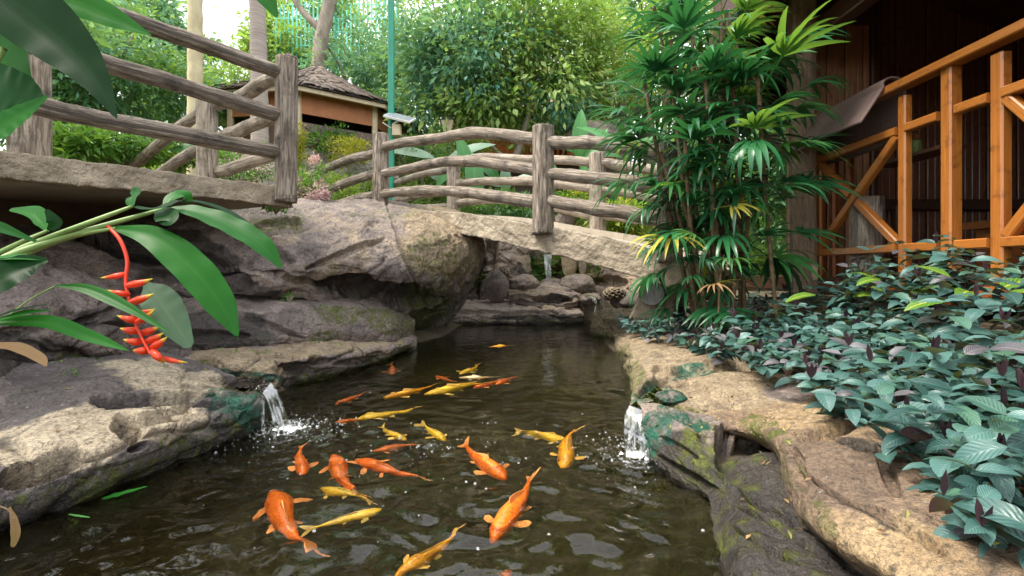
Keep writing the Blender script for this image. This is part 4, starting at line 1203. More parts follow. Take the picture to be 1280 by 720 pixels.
# ---------------------------------------------------------------- leaves and plants
def leaf_VF(L, W, ns=7, droop=.3, fold=.25, power=1.0, tip=.0, wave=0.0, na=1, twist=0.0):
    """leaf from the origin along +Y, normal +Z; na strips on each side of the midrib"""
    t = np.linspace(0, 1, ns)
    w = np.sin(np.pi * np.clip(t, 0, 1) ** power) ** .75 * (1 - tip * t)
    w[0], w[-1] = .05, .02
    ang = -droop * t * 1.6
    y = np.concatenate([[0], np.cumsum(np.cos(ang[:-1]) * L / (ns - 1))])
    z = np.concatenate([[0], np.cumsum(np.sin(ang[:-1]) * L / (ns - 1))])
    s = np.linspace(-1, 1, 2 * na + 1)
    V, uv = [], []
    for i in range(ns):
        for q in s:
            x = q * w[i] * W / 2
            zz = abs(x) * fold - .25 * fold * x * x / (W / 2 + 1e-6) + wave * W * math.sin(t[i] * 19 + 2 * (q > 0)) * abs(q)
            a = twist * t[i]
            V.append((x * math.cos(a) - zz * math.sin(a), y[i], z[i] + x * math.sin(a) + zz * math.cos(a)))
            uv.append((.5 + q / 2, t[i]))
    return np.array(V), grid_faces(ns, 2 * na + 1)[:, ::-1].copy(), np.array(uv)

def basis(d, up):
    """matrix whose +Y is d and whose +Z leans to up"""
    d = Vector(d).normalized()
    x = d.cross(Vector(up))
    if x.length < 1e-4: x = d.cross(Vector((0, 1, .2)))
    x.normalize()
    z = x.cross(d)
    return Matrix((x, d, z)).transposed()

def put(name, me, parent, loc, d, up, s=1.0):
    o = bpy.data.objects.new(name, me)
    COL.objects.link(o)
    o.parent = parent
    o.matrix_basis = Matrix.LocRotScale(Vector(loc), basis(d, up).to_quaternion(), Vector((s, s, s)))
    return o

# --- purple-leaved ground cover
cov = {}
for k in range(5):
    V, F, uv = leaf_VF(.100, .058 - .004 * k, 8, .22 + .14 * k, .30, .80, .1, .014 * (1 + k % 3), 2)
    for mt in ('cover', 'cover_purple'):
        cov[mt, k] = mesh_np('leaf', V, F, M[mt], True, uv)
V, F, uv = leaf_VF(.05, .016, 4, -.1, .2, .8)
bud_me = mesh_np('bud', V, F, M['purple_stem'], True, uv)
EDGE = np.array([(.5, .82), (.8, .82), (.9, .82), (1.0, .86), (1.28, .99), (1.5, 1.05), (2.0, 1.20), (2.45, 1.08), (3.0, 1.12), (3.4, .97), (4.0, 1.0), (4.6, 1.03)])
def cover_plant(x, y, z, h, nst, label, group, pur=.12, size=1.0):
    t = thing('ground_cover_plant', (x, y, z), label, 'plant', group)
    MBs = MB()
    for s in range(nst):
        a = random.uniform(0, 6.28); lean = random.uniform(.15, .75)
        hh = h * random.uniform(.65, 1.1)
        top = Vector((math.cos(a) * lean * hh, math.sin(a) * lean * hh - .10 * hh, hh))
        pts = lin([(0, 0, -.05), tuple(top * .5 + Vector((0, 0, .04))), tuple(top)], 6)
        V, F, uv = tube_np(pts, np.linspace(.0045, .0025, 6), 5, 0, 0, False)
        MBs.add(V, F, uv)
        nodes = max(3, int(hh / .062))
        for q in range(nodes):
            f = 1 - q * .8 / nodes
            i = f * 5; i0 = min(int(i), 4)
            pt = pts[i0] * (1 - (i - i0)) + pts[i0 + 1] * (i - i0)
            aa = a + q * 1.57 + random.uniform(-.4, .4)
            for e in (0, math.pi):
                if q > 3 and random.random() < .25: continue
                d = Vector((math.cos(aa + e), math.sin(aa + e), random.uniform(-.35, .45) if q else random.uniform(.2, .6)))
                mt = 'cover_purple' if random.random() < pur else 'cover'
                put('leaf', cov[mt, random.randrange(5)], t, pt, d, (random.uniform(-.5, .5), -.35 + random.uniform(-.45, .45), 1), size * (random.uniform(.6, 1.1) if q else random.uniform(.5, .8)))
        if random.random() < .3:
            for e in range(3): put('bud', bud_me, t, top, (random.uniform(-.3, .3), random.uniform(-.3, .3), 1), (0, -1, 0), random.uniform(.7, 1.2))
    o = MBs.build('stem', M['purple_stem'], t, True)
    return t
labels = [('leafy plant with silvery green purple-backed leaves in the mass along the near right edge', 'ground cover beside the lower right rocks'),
          ('leafy plant with silvery green purple-backed leaves in the bed below the balustrade', 'ground cover below the balustrade'),
          ('leafy plant with dusky green leaves in the far strip below the lady palm', 'ground cover below the lady palm')]
n_pl = 0
yy = .66
while yy < 4.5:
    ex = np.interp(yy, EDGE[:, 0], EDGE[:, 1])
    step = .155 if yy < 1.5 else .19 if yy < 2.8 else .24
    wmax = 2.3 if yy > 1.4 else ex + .75
    x = ex + random.uniform(.05, .12)
    first = True
    while x < wmax:
        px_ = 640 + FPX * x / yy
        if px_ < 1400:
            yj = yy + random.uniform(-.06, .06)
            z = max(float(ground_h(np.array([x]), np.array([yj]))[0]), .17)
            zone = 0 if yy < 1.5 else 1 if yy < 2.8 else 2
            deep = min(1, (x - ex) / .55)
            h = (.20 + .16 * deep) * (1.15 if zone == 0 else 1.0) * random.uniform(.85, 1.2) * (.72 if zone == 2 else 1)
            cover_plant(x, yj, z - .01, h, (7 if zone < 2 else 5), *labels[zone], pur=.22 if (first and zone) else .05, size=1.0 if zone < 2 else .92)
            n_pl += 1
        x += step * random.uniform(.85, 1.15) * (1.0 + .5 * max(0, x - ex - .5))
        first = False
    yy += step
print('cover plants', n_pl)

# variegated plant standing above the ground cover
cr_me = []
for k in range(3):
    V, F, uv = leaf_VF(.17, .075, 8, .3 + .2 * k, .2, .85, .1, .02, 2)
    cr_me.append(mesh_np('leaf', V, F, M['croton'], True, uv))
for (px, py, Y, n, lab) in ((1225, 392, 1.75, 5, 'green plant with yellow-veined leaves rising from the purple bed at the right edge'), (1120, 384, 2.15, 4, 'green plant with yellow-veined leaves before the thick balustrade post'), (1050, 390, 2.4, 3, 'small green yellow-veined plant left of the balustrade posts')):
    b_ = P(px, py, Y)
    t = thing('variegated_plant', b_, lab, 'plant')
    q = MB()
    for i in range(n):
        a = i * 2.4 + random.random(); r = random.uniform(.3, 1)
        top = Vector((math.cos(a) * .12 * r, math.sin(a) * .10 * r, random.uniform(.04, .15)))
        V, F, uv = tube_np(lin([(0, 0, -.25), tuple(top * .4), tuple(top)], 5), .004, 5, 0, 0, False); q.add(V, F, uv)
        put('leaf', cr_me[i % 3], t, top, (math.cos(a), math.sin(a) - .3, random.uniform(.0, .6)), (0, -.35, 1), random.uniform(.7, 1.05))
    q.build('stem', M['stem'], t, True)

# --- lady palm
def frond_mesh(n, L, mt, spread, droop, seed):
    rr = random.Random(seed)
    Vs, Fs, Us, o = [], [], [], 0
    for i in range(n):
        a = (i / (n - 1) - .5) * spread + rr.uniform(-.06, .06)
        l = L * (1 - .25 * abs(i / (n - 1) - .5) * 2) * rr.uniform(.88, 1.08)
        V, F, uv = leaf_VF(l, .031 * L / .36 * rr.uniform(.8, 1.15), 7, droop + rr.uniform(-.2, .4), .35, .5, -.25, 0, 1, rr.uniform(-.5, .5))
        c, s = math.cos(-a), math.sin(-a)
        z = V[:, 2] + .0
        X_ = V[:, 0] * c - V[:, 1] * s; Y_ = V[:, 0] * s + V[:, 1] * c
        tilt = rr.uniform(-.1, .25)
        Vs.append(np.stack([X_, Y_ + .24, z + V[:, 1] * tilt], -1)); Fs.append(F + o); Us.append(uv); o += len(V)
    V, F, uv = tube_np([(0, 0, 0), (0, .12, .008), (0, .25, 0)], [.006, .0045, .004], 5, 0, 0, False)
    Vs.append(V); Fs.append(np.array(F) + o); Us.append(uv * 0 + .3)
    return mesh_np('frond', np.concatenate(Vs), np.concatenate(Fs), M[mt], True, np.concatenate(Us))
fr_me = {k: [frond_mesh(random.Random(i).choice((8, 9, 10, 11)), .40, k, (2.9, 2.0, 2.5, 1.6, 2.7, 2.2)[i], .45 + .17 * (i % 4), i) for i in range(6)] for k in ('palm', 'palm_light', 'palm_yellow', 'palm_dry')}
lp = thing('lady_palm', (1.40, 3.1, .42), 'tall dense clump of lady palm with dark finger-like fans beside the cabin corner', 'palm')
def cane(root, base, top, n, r=.014, light=.2, yel=.05, spread=1.0, size=1.0, span=.55):
    b_, t_ = Vector(base), Vector(top)
    mid = (b_ + t_) / 2 + Vector((random.uniform(-.05, .05), random.uniform(-.05, .05), 0))
    C = lin([tuple(b_), tuple(mid), tuple(t_)], 22)
    rad = r * (1 + .10 * np.sin(np.arange(22) * 2.2))
    tube('cane', C, rad, M['cane'], root, 8, .05, top[0] * 9)
    off = wloc(root)
    Lc = (t_ - b_).length
    for i in range(n):
        f = 1 - (i / n) * min(1, span / Lc * 1.0)
        k = min(int(f * 21), 20)
        pt = Vector(C[k])
        a = i * 2.39996 + random.uniform(-.5, .5)
        el = .95 - 1.55 * (i / n) + random.uniform(-.2, .2)
        d = Vector((math.cos(a) * spread, math.sin(a) * spread, el))
        mt = 'palm_yellow' if random.random() < yel * (i / n + .2) else 'palm_dry' if random.random() < yel * .5 * (i / n) else 'palm_light' if random.random() < light * (1.2 - i / n) else 'palm'
        up = Vector((-d.x * .4, -d.y * .4, 1.0))
        put('frond', random.choice(fr_me[mt]), root, pt - off, d, up, size * random.uniform(.75, 1.1))
canes = [  # px base, Y, top px, top py, top Y, fronds
    (895, 3.25, 900, -20, 3.3, 13), (878, 3.35, 838, 50, 3.2, 13), (905, 3.1, 882, 100, 3.0, 12), (868, 3.3, 806, 105, 3.25, 13), (915, 3.3, 908, 15, 3.3, 11),
    (900, 3.4, 862, -10, 3.6, 11), (885, 3.1, 856, 175, 2.95, 11), (915, 3.05, 920, 160, 2.95, 10), (872, 3.2, 826, 190, 3.1, 11), (905, 3.0, 890, 225, 2.9, 9), (925, 3.2, 915, 95, 3.1, 9),
    (895, 3.45, 818, 10, 3.6, 12), (900, 3.5, 918, 110, 3.5, 10), (890, 3.3, 886, 290, 3.15, 7), (930, 3.15, 935, 270, 3.05, 7), (900, 3.5, 925, 20, 3.6, 6), (875, 3.3, 842, 120, 3.2, 12), (880, 3.2, 850, 240, 3.05, 9), (905, 3.3, 905, 50, 3.15, 12), (870, 3.3, 850, 300, 3.2, 6)]
for (px, Y, tx, ty_, tY, n) in canes:
    b_ = P(px, 388, Y); b_.z = .42
    cane(lp, b_, P(tx, ty_, tY), max(5, n - 1), light=.34 if ty_ < 120 else .08, yel=.05, span=.8, size=1.0 if ty_ < 200 else .8)
for i, (px, py, Y, mt) in enumerate(((890, 262, 2.85, 'palm_yellow'), (872, 300, 2.85, 'palm_light'), (905, 330, 2.8, 'palm_light'), (862, 330, 2.85, 'palm'), (905, 215, 2.85, 'palm_light'), (850, 350, 3.0, 'palm'), (880, 360, 2.8, 'palm_dry'))):
    put('frond', fr_me[mt][i % 6], lp, P(px, py, Y) - lp.location, (random.uniform(-.6, .6), -.5, .1), (0, -.6, 1), .5)
ls = thing('lady_palm', P(970, 388, 3.0), 'single slim lady palm stem standing right of the dense clump before the cabin column', 'palm')
cane(ls, P(970, 392, 2.95), P(947, 90, 2.9), 8, .014, .75, .05, span=.35, size=1.05)
for i, (px, py, dx, dz, mt) in enumerate(((968, 312, 1, .05, 'palm_light'), (1000, 200, 1, .6, 'palm'), (985, 240, .9, .5, 'palm'), (1010, 120, 1, .45, 'palm'), (1000, 60, 1, .5, 'palm'), (995, 290, 1, .2, 'palm'), (1005, 235, 1, .3, 'palm'))):
    put('frond', fr_me[mt][i % 6], ls, P(px - 45, py + 10, 3.05) - ls.location, (dx, -.25, dz), (0, -.4, 1), .95)
# thin saplings at the palm's foot
for i, (px, tx, ty_, lab) in enumerate(((898, 905, 318, 'thin leafless brown sapling stem at the foot of the lady palm'),)):
    o = tube('sapling', lin([P(px, 392, 2.8), P(px + 2, 350, 2.8), P(tx, ty_, 2.82)], 12), .006, M['cane'], None, 6, .1, i, center=True)
    tag(o, lab, 'sapling')

# --- heliconia in the near left
hl = thing('heliconia', P(-60, 350, 1.35), 'heliconia with long arching blades leaning in from the left edge over the rocks', 'plant')
def blade(name, root, pts, widths, up, mt, fold=.18, wave=.0, n=40):
    """leaf along pixel points (px, py, depth); widths in pixels on each side"""
    C = lin([P(*q) for q in pts], n)
    Tn = np.gradient(C, axis=0); Tn /= np.linalg.norm(Tn, axis=1)[:, None]
    U = np.array(up, float)
    S = np.cross(Tn, U); S /= np.linalg.norm(S, axis=1)[:, None]
    Nn = np.cross(S, Tn)
    w = np.interp(np.linspace(0, 1, n), np.linspace(0, 1, len(widths)), widths) * C[:, 1] / FPX
    w = np.convolve(np.pad(w, 2, 'edge'), np.ones(5) / 5, 'valid'); w[-1] *= .3
    qs = np.linspace(-1, 1, 7)
    V, uv = [], []
    for i in range(n):
        for q in qs:
            p = C[i] + S[i] * q * w[i] + Nn[i] * (abs(q) * fold - .4 * fold * q * q) * w[i] + Nn[i] * wave * w[i] * math.sin(i * .9 + 2 * (q > 0)) * abs(q) ** 2
            V.append(p); uv.append((.5 + q / 2, i / (n - 1)))
    o = obj(name, V, grid_faces(n, 7), M[mt], root, True, uv=np.array(uv))
    return o
def stalk(root, pts, r, mt='stem', name='stem', n=24):
    return tube(name, lin([P(*q) for q in pts], n), r, M[mt], root, 10, .03, 2)
stalk(hl, [(-90, 372, 1.25), (0, 325, 1.38), (110, 288, 1.5), (205, 261, 1.6)], np.linspace(.017, .006, 24))
stalk(hl, [(-90, 360, 1.28), (30, 310, 1.42), (120, 275, 1.5), (165, 258, 1.55)], np.linspace(.014, .005, 24))
stalk(hl, [(-90, 378, 1.22), (20, 322, 1.4), (90, 296, 1.48), (145, 285, 1.52)], np.linspace(.013, .005, 24))
stalk(hl, [(-60, 345, 1.3), (20, 306, 1.35), (60, 288, 1.38)], np.linspace(.01, .004, 24))
blade('leaf', hl, [(203, 261, 1.60), (240, 264, 1.60), (285, 281, 1.59), (325, 305, 1.57), (352, 335, 1.56)], [2, 10, 15, 16, 13, 2], (.25, -.6, .75), 'helic', .3, .05)
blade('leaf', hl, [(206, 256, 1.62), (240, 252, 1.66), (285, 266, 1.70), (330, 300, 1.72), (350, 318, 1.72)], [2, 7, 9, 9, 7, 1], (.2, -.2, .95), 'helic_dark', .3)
blade('leaf', hl, [(144, 285, 1.52), (190, 296, 1.50), (237, 332, 1.48), (272, 375, 1.46), (297, 420, 1.45)], [3, 13, 20, 21, 17, 2], (.5, -.8, .35), 'helic', .22, .04)
blade('leaf', hl, [(183, 355, 1.56), (196, 372, 1.54), (214, 398, 1.52), (238, 434, 1.5)], [3, 17, 22, 17, 5], (.45, -.85, .1), 'helic_grey', .15, .03)
blade('leaf', hl, [(200, 262, 1.58), (207, 268, 1.54), (210, 275, 1.51), (206, 282, 1.5)], [6, 13, 13, 8], (0, -.6, .6), 'helic_dark', .2)
blade('leaf', hl, [(166, 258, 1.55), (166, 250, 1.57), (170, 242, 1.6), (164, 238, 1.62)], [3, 9, 9, 3], (0, -1, 0), 'helic', .3)
blade('leaf', hl, [(168, 258, 1.55), (185, 262, 1.53), (205, 259, 1.55), (222, 250, 1.6)], [3, 7, 9, 3], (0, -.3, 1), 'helic_dark', .3)
blade('leaf', hl, [(206, 258, 1.6), (215, 248, 1.63), (228, 244, 1.66), (238, 252, 1.68)], [3, 9, 11, 4], (0, -.7, .6), 'helic', .3)
blade('leaf', hl, [(60, 288, 1.38), (54, 275, 1.4), (42, 265, 1.42), (12, 262, 1.45)], [3, 10, 9, 2], (-.2, -.8, .5), 'helic', .3)
blade('leaf', hl, [(62, 288, 1.38), (68, 278, 1.38), (58, 262, 1.38)], [3, 8, 2], (.5, -.7, .4), 'helic_dark', .3)
blade('leaf', hl, [(45, 302, 1.36), (0, 285, 1.32), (-60, 262, 1.28)], [2, 9, 6], (0, -.6, .8), 'helic', .3)
blade('leaf', hl, [(60, 325, 1.3), (35, 332, 1.28), (0, 346, 1.24), (-50, 370, 1.2)], [3, 17, 26, 22], (.2, -.85, .45), 'helic_dark', .25, .04)
blade('leaf', hl, [(55, 325, 1.3), (20, 322, 1.28), (-20, 326, 1.26)], [2, 10, 8], (0, -.4, .9), 'helic', .25)
blade('leaf', hl, [(70, 357, 1.38), (110, 362, 1.38), (160, 385, 1.36), (213, 416, 1.34)], [1, 6, 8, 5, .5], (.3, -.75, .6), 'helic', .4)
stalk(hl, [(0, 404, 1.3), (35, 376, 1.34), (70, 357, 1.38)], .0025)
blade('leaf', hl, [(-5, 402, 1.28), (60, 403, 1.3), (110, 420, 1.32), (160, 438, 1.33)], [6, 9, 9, 7, 1], (.1, -.75, .65), 'helic', .4)
blade('leaf', hl, [(0, 400, 1.26), (30, 392, 1.28), (63, 388, 1.3)], [5, 7, 1], (0, -.5, .9), 'helic', .4)
blade('leaf', hl, [(-20, 405, 1.26), (15, 390, 1.28), (60, 380, 1.3)], [5, 5, 1], (0, -.4, .9), 'helic_dark', .4)

# hanging red and yellow flower
hf = thing('heliconia_flower', P(150, 320, 1.5), 'hanging red heliconia flower with yellow-tipped claws left of the grey leaf', 'flower')
m = NT('red_flower')
uvn = m.n('ShaderNodeUVMap'); sp = m.n('ShaderNodeSeparateXYZ'); m.l(uvn.outputs[0], sp.inputs[0])
m.set(m.ramp(sp.outputs[1], [(.0, (.72, .035, .008)), (.66, (.75, .06, .012)), (.80, (.72, .42, .03)), (1.0, (.45, .46, .04))]), .38)
M['red_flower'] = m.m
stalk(hf, [(135, 283, 1.52), (150, 300, 1.5), (159, 325, 1.49), (157, 350, 1.48), (160, 370, 1.47), (166, 395, 1.46), (176, 420, 1.45), (188, 442, 1.44)], np.linspace(.006, .004, 40), 'red_flower', 'stem', 40)
def bract(px, py, ang, Lp, wp, Y, rise=.25):
    """boat-shaped bract as one pointed horn"""
    a = R(ang)
    n = 16
    t = np.linspace(0, 1, n)
    x = px + Lp * t * math.cos(a); y = py - Lp * t * math.sin(a) - Lp * rise * t ** 2.2
    C = [P(x[i], y[i], Y - .02 * math.sin(t[i] * 3)) for i in range(n)]
    r = wp * .7 * Y / FPX * np.interp(t, [0, .15, .4, .65, .85, 1], [.5, .95, 1.05, .75, .4, .1])
    V, F, uv = tube_np(C, r, 10, 0)
    uv = np.stack([uv[:, 0], np.repeat(t, 10)], -1)
    obj('bract', V, F, M['red_flower'], hf, True, uv=uv)
for (px, py, a, L, w) in ((158, 342, 196, 34, 5.0), (158, 357, 8, 33, 6.0), (162, 368, 176, 30, 5.0), (163, 378, 14, 30, 6.5), (164, 384, 168, 26, 4.5), (168, 394, 10, 27, 6.0), (172, 401, 172, 26, 6.0), (170, 404, 30, 26, 6.0), (174, 414, 178, 24, 6.5),
                          (176, 417, 14, 24, 6.5), (178, 428, 178, 24, 6.5), (182, 428, 22, 24, 6.5), (186, 438, 186, 20, 7), (188, 436, 30, 24, 6.5), (190, 438, -50, 24, 6.5), (198, 446, -18, 38, 4.5)):
    bract(px, py, a, L, w, 1.47 + random.uniform(-.03, .02), .12)

# big leaves hanging in at the top left, close to the camera
tl = thing('broad_leaf_plant', P(-150, 60, .95), 'dark broad glossy leaves hanging into the top left corner', 'plant')
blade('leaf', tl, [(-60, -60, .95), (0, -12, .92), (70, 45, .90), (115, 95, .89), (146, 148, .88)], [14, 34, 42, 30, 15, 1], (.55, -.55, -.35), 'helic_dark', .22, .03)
blade('leaf', tl, [(0, -40, 1.0), (60, -12, 1.0), (125, 15, .99), (189, 44, .98)], [18, 20, 19, 14, 1], (.1, -.97, .05), 'helic', .2, .03)
blade('leaf', tl, [(-60, 20, 1.0), (-10, 60, 1.0), (40, 130, .98)], [26, 40, 36, 4], (.2, -.85, -.1), 'helic', .2, .03)
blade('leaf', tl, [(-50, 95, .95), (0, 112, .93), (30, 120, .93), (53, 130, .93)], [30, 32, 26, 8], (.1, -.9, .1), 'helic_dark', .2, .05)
blade('leaf', tl, [(60, 120, .93), (30, 140, .92), (-10, 165, .9)], [2, 12, 20], (.3, -.8, .4), 'helic', .2, .05)
stalk(tl, [(-60, 130, .95), (-20, 100, .95), (5, 60, .96)], .006)
tn = thing('hanging_leaf', P(322, -30, 1.6), 'green leaf tip hanging from the top edge before the grey palm trunk', 'leaf')
blade('leaf_blade', tn, [(300, -40, 1.62), (325, -12, 1.6), (346, 22, 1.6)], [10, 13, 13, 2], (.3, -.75, .4), 'helic', .3)
# ---------------------------------------------------------------- trees, bushes and buildings behind the bridges
def G_(x, y): return float(ground_h(np.array([x]), np.array([y]))[0])

def leaves_np(cen, direc, size, seed, tints, hue_p=.12, wid=.42):
    """folded leaf quads at the points cen pointing along direc"""
    r = np.random.default_rng(seed)
    n = len(cen)
    d = direc / (np.linalg.norm(direc, axis=1)[:, None] + 1e-9)
    up = r.normal(size=(n, 3)) * .6 + np.array([0, 0, 1.0])
    s = np.cross(d, up); s /= np.linalg.norm(s, axis=1)[:, None] + 1e-9
    nn = np.cross(s, d)
    L = size * r.uniform(.65, 1.25, n)[:, None]
    V = np.stack([cen, cen + d * L * .45 + s * L * wid * .5 + nn * L * .07, cen + d * L - nn * L * .08, cen + d * L * .45 - s * L * wid * .5 + nn * L * .07], 1)
    F = np.arange(4 * n).reshape(n, 4)
    uv = np.tile(np.array([[.5, 0], [1, .45], [.5, 1], [0, .45]]), (n, 1))
    c = np.stack([np.clip(tints, 0, 1), (r.random(n) < hue_p) * r.uniform(.3, 1, n), np.zeros(n), np.ones(n)], 1)
    return V.reshape(-1, 3), F, uv, np.repeat(c, 4, 0)

def crown(name, parent, c, rad, n, size, mt, seed, clumps=60, tight=.17, hue_p=.12, droop=.35, shell=.55):
    r = np.random.default_rng(seed)
    d = r.normal(size=(clumps, 3)); d /= np.linalg.norm(d, axis=1)[:, None]
    cc = d * (shell + (1 - shell) * r.random(clumps)[:, None] ** .6) * np.where(r.random((clumps, 1)) < .25, .6, 1)
    cc *= 1 + .28 * fbm(d * 2 + seed, 2)[:, None]
    k = r.integers(0, clumps, n)
    off = r.normal(size=(n, 3)) * tight * r.uniform(.5, 1.3, (clumps, 1))[k] * np.array([1, 1, .7])
    p = (cc[k] + off)
    di = off / tight * .7 + cc[k] * .6 + r.normal(size=(n, 3)) * .5 + np.array([0, 0, -droop])
    t = r.uniform(0, 1, clumps)[k] * .55 + r.uniform(0, 1, n) * .45
    V, F, uv, col = leaves_np(p * np.array(rad) + np.array(c), di, size, seed + 1, t, hue_p)
    return obj(name, V, F, M[mt], parent, False, uv=uv, col=col), cc * np.array(rad) + np.array(c)

def tree(name, label, px, Y, py_c, rx, ry, n, size, mt, seed, group=None, trunk='bark', tr=.11, lean=0, forks=7, mt2=None, extra=None, clumps=60, tight=.17, hue_p=.12, droop=.35):
    k = Y / FPX
    c = P(px, py_c, Y)
    bx, by = c.x + lean, Y
    gz = G_(bx, by)
    t = thing(name, (bx, by, gz), label, 'tree' if name != 'bush' else 'bush', group)
    rad = (rx * k, rx * k * .8, ry * k)
    o, cc = crown('crown', t, c, rad, n, size, mt, seed, clumps, tight, hue_p, droop)
    if mt2: crown('crown', t, c, rad, n // 2, size, mt2, seed + 50, clumps // 2, tight, hue_p, droop)
    if trunk:
        rr = random.Random(seed)
        vs, fs, us = [], [], []
        fork = Vector((c.x * .4 + bx * .6, by, max(gz + .4, c.z - rad[2] * .75)))
        V, F, uv = tube_np(lin([(bx, by, gz - .2), (bx * .6 + fork.x * .4 + .04, by, gz + (fork.z - gz) * .5), tuple(fork)], 14), np.linspace(tr * 1.35, tr, 14), 10, .12, seed)
        obj('trunk', V, F, M[trunk], t, True, uv=uv)
        q = MB()
        for i in range(forks):
            e = Vector(cc[rr.randrange(len(cc))])
            mid = fork * .5 + e * .5 + Vector((rr.uniform(-.1, .1), 0, .15 * rad[2]))
            V, F, uv = tube_np(lin([tuple(fork), tuple(mid), tuple(e)], 9), np.linspace(tr * .62, tr * .14, 9), 6, .1, seed + i)
            q.add(V, F, uv)
        q.build('limb', M[trunk], t, True)
    return t

# the pale-limbed tree in the middle
t = thing('leafy_tree', (-.62, 9.3, G_(-.62, 9.3)), 'wide pale-limbed tree with small mixed green leaves behind the arched bridge', 'tree')
q_ = []
for i, (px, py, rx, ry, n, mt) in enumerate(((590, 60, 90, 80, 5200, 'tree_c'), (660, 70, 100, 90, 6000, 'tree_a'), (540, 90, 60, 70, 2600, 'tree_c'), (725, 60, 60, 80, 2600, 'tree_a'), (600, 140, 85, 34, 1500, 'tree_a'), (700, 135, 50, 36, 1100, 'tree_c'))):
    c = P(px, py, 9.3)
    o, cc = crown('crown', t, c, (rx * 9.3 / FPX, rx * 8 / FPX, ry * 9.3 / FPX), n, .165, mt, 300 + i, 46, .2, .16, .5, .4)
    q_.append(cc)
cc = np.concatenate(q_)
for i, pts in enumerate(([(601, 215, 9.3), (601, 160, 9.3), (600, 110, 9.3), (606, 40, 9.3), (610, -60, 9.3)], [(642, 205, 9.3), (655, 165, 9.25), (668, 120, 9.2), (690, 50, 9.2)], [(600, 150, 9.3), (575, 100, 9.2), (555, 55, 9.2), (540, 0, 9.2)], [(601, 128, 9.3), (630, 80, 9.3), (650, 20, 9.3)], [(640, 205, 9.2), (610, 178, 9.2), (590, 150, 9.1)])):
    V, F, uv = tube_np(lin([P(*q) for q in pts], 24), np.linspace(.085, .03, 24) if i < 2 else np.linspace(.05, .018, 24), 9, .12, i)
    obj('trunk' if i < 2 else 'limb', V, F, M['bark'], t, True, uv=uv)
q = MB(); rr = random.Random(3)
for i in range(26):
    a = P(rr.choice((601, 604, 660, 680)), rr.uniform(20, 130), 9.3); e = Vector(cc[rr.randrange(len(cc))])
    V, F, uv = tube_np(lin([tuple(a), tuple((a + e) / 2 + Vector((0, 0, .15))), tuple(e)], 7), np.linspace(.022, .006, 7), 5, 0, 0, False); q.add(V, F, uv)
q.build('branch', M['bark'], t, True)

tree('leafy_tree', 'bluish green tree between the thatched pavilion and the teal lamp post', 438, 11.5, 88, 55, 80, 3600, .15, 'tree_c', 21, lean=.3, hue_p=.15)
tree('leafy_tree', 'deep green tree right behind the teal lamp post', 515, 11.0, 110, 60, 90, 4200, .14, 'tree_c', 22, mt2='tree_b')
tree('leafy_tree', 'dark bushy tree seen through the upper left log rails', 150, 7.8, 105, 110, 80, 5200, .14, 'tree_b', 23, mt2='tree_c', lean=-.3)
tree('leafy_tree', 'mid green tree at the left edge behind the walkway post', 20, 7.0, 60, 90, 110, 3600, .15, 'tree_b', 24)
tree('leafy_tree', 'loose green tree between the two pale palm trunks', 285, 9.2, 112, 48, 42, 1700, .12, 'tree_a', 25, tr=.05)
tree('leafy_tree', 'dark green tree rising above the right end of the arched bridge', 800, 11.5, 10, 75, 66, 4200, .15, 'tree_b', 26, lean=.2)
tree('leafy_tree', 'bright yellow green tree left of the lady palm top', 765, 10.2, 95, 62, 88, 3800, .13, 'tree_y', 27, mt2='tree_a', lean=.2)
tree('leafy_tree', 'light green tree behind the lady palm and the cabin eave', 880, 10.5, 60, 90, 130, 4200, .15, 'tree_a', 28)
far = [(185, 12.5, 50, 62, 62, 'tree_c', 'bluish green tree filling the space left of the pale palm trunk'), (95, 13, 15, 95, 70, 'tree_a', 'light green tree high behind the left rails'), (352, 15, 70, 44, 44, 'tree_a', 'small airy tree right of the grey palm trunk'), (-120, 15, 60, 150, 130, 'tree_b', 'broad dark tree beyond the left edge of the walkway'), (90, 16, 20, 120, 120, 'tree_a', 'hazy light green tree high behind the left rails'), (215, 19, 90, 60, 70, 'tree_c', 'small far bluish tree under the bright sky gap'),
       (385, 17, 35, 60, 60, 'tree_a', 'airy light tree above the thatched roof'), (470, 20, 60, 80, 90, 'tree_y', 'far yellowish tree above the teal netting'), (580, 21, 40, 110, 90, 'tree_a', 'tall far tree above the middle of the picture'),
       (700, 19, 40, 110, 90, 'tree_c', 'tall far bluish green tree behind the pale-limbed tree'), (830, 20, 60, 110, 110, 'tree_a', 'far green tree behind the dark tree over the bridge end'), (980, 18, 70, 120, 160, 'tree_b', 'far dark tree hidden behind the cabin roof'),
       (330, 24, 105, 90, 46, 'tree_c', 'distant low tree on the slope between the palm trunks'), (620, 15, 165, 90, 30, 'tree_b', 'dark shrubby tree behind the house with orange rails'), (1150, 15, 40, 160, 180, 'tree_b', 'broad far tree beyond the cabin on the right')]
for i, (px, Y, py, rx, ry, mt, lab) in enumerate(far):
    tree('leafy_tree', lab, px, Y, py, rx, ry, 3600, .24, mt, 400 + i, 'trees on the slope behind', hue_p=.14)
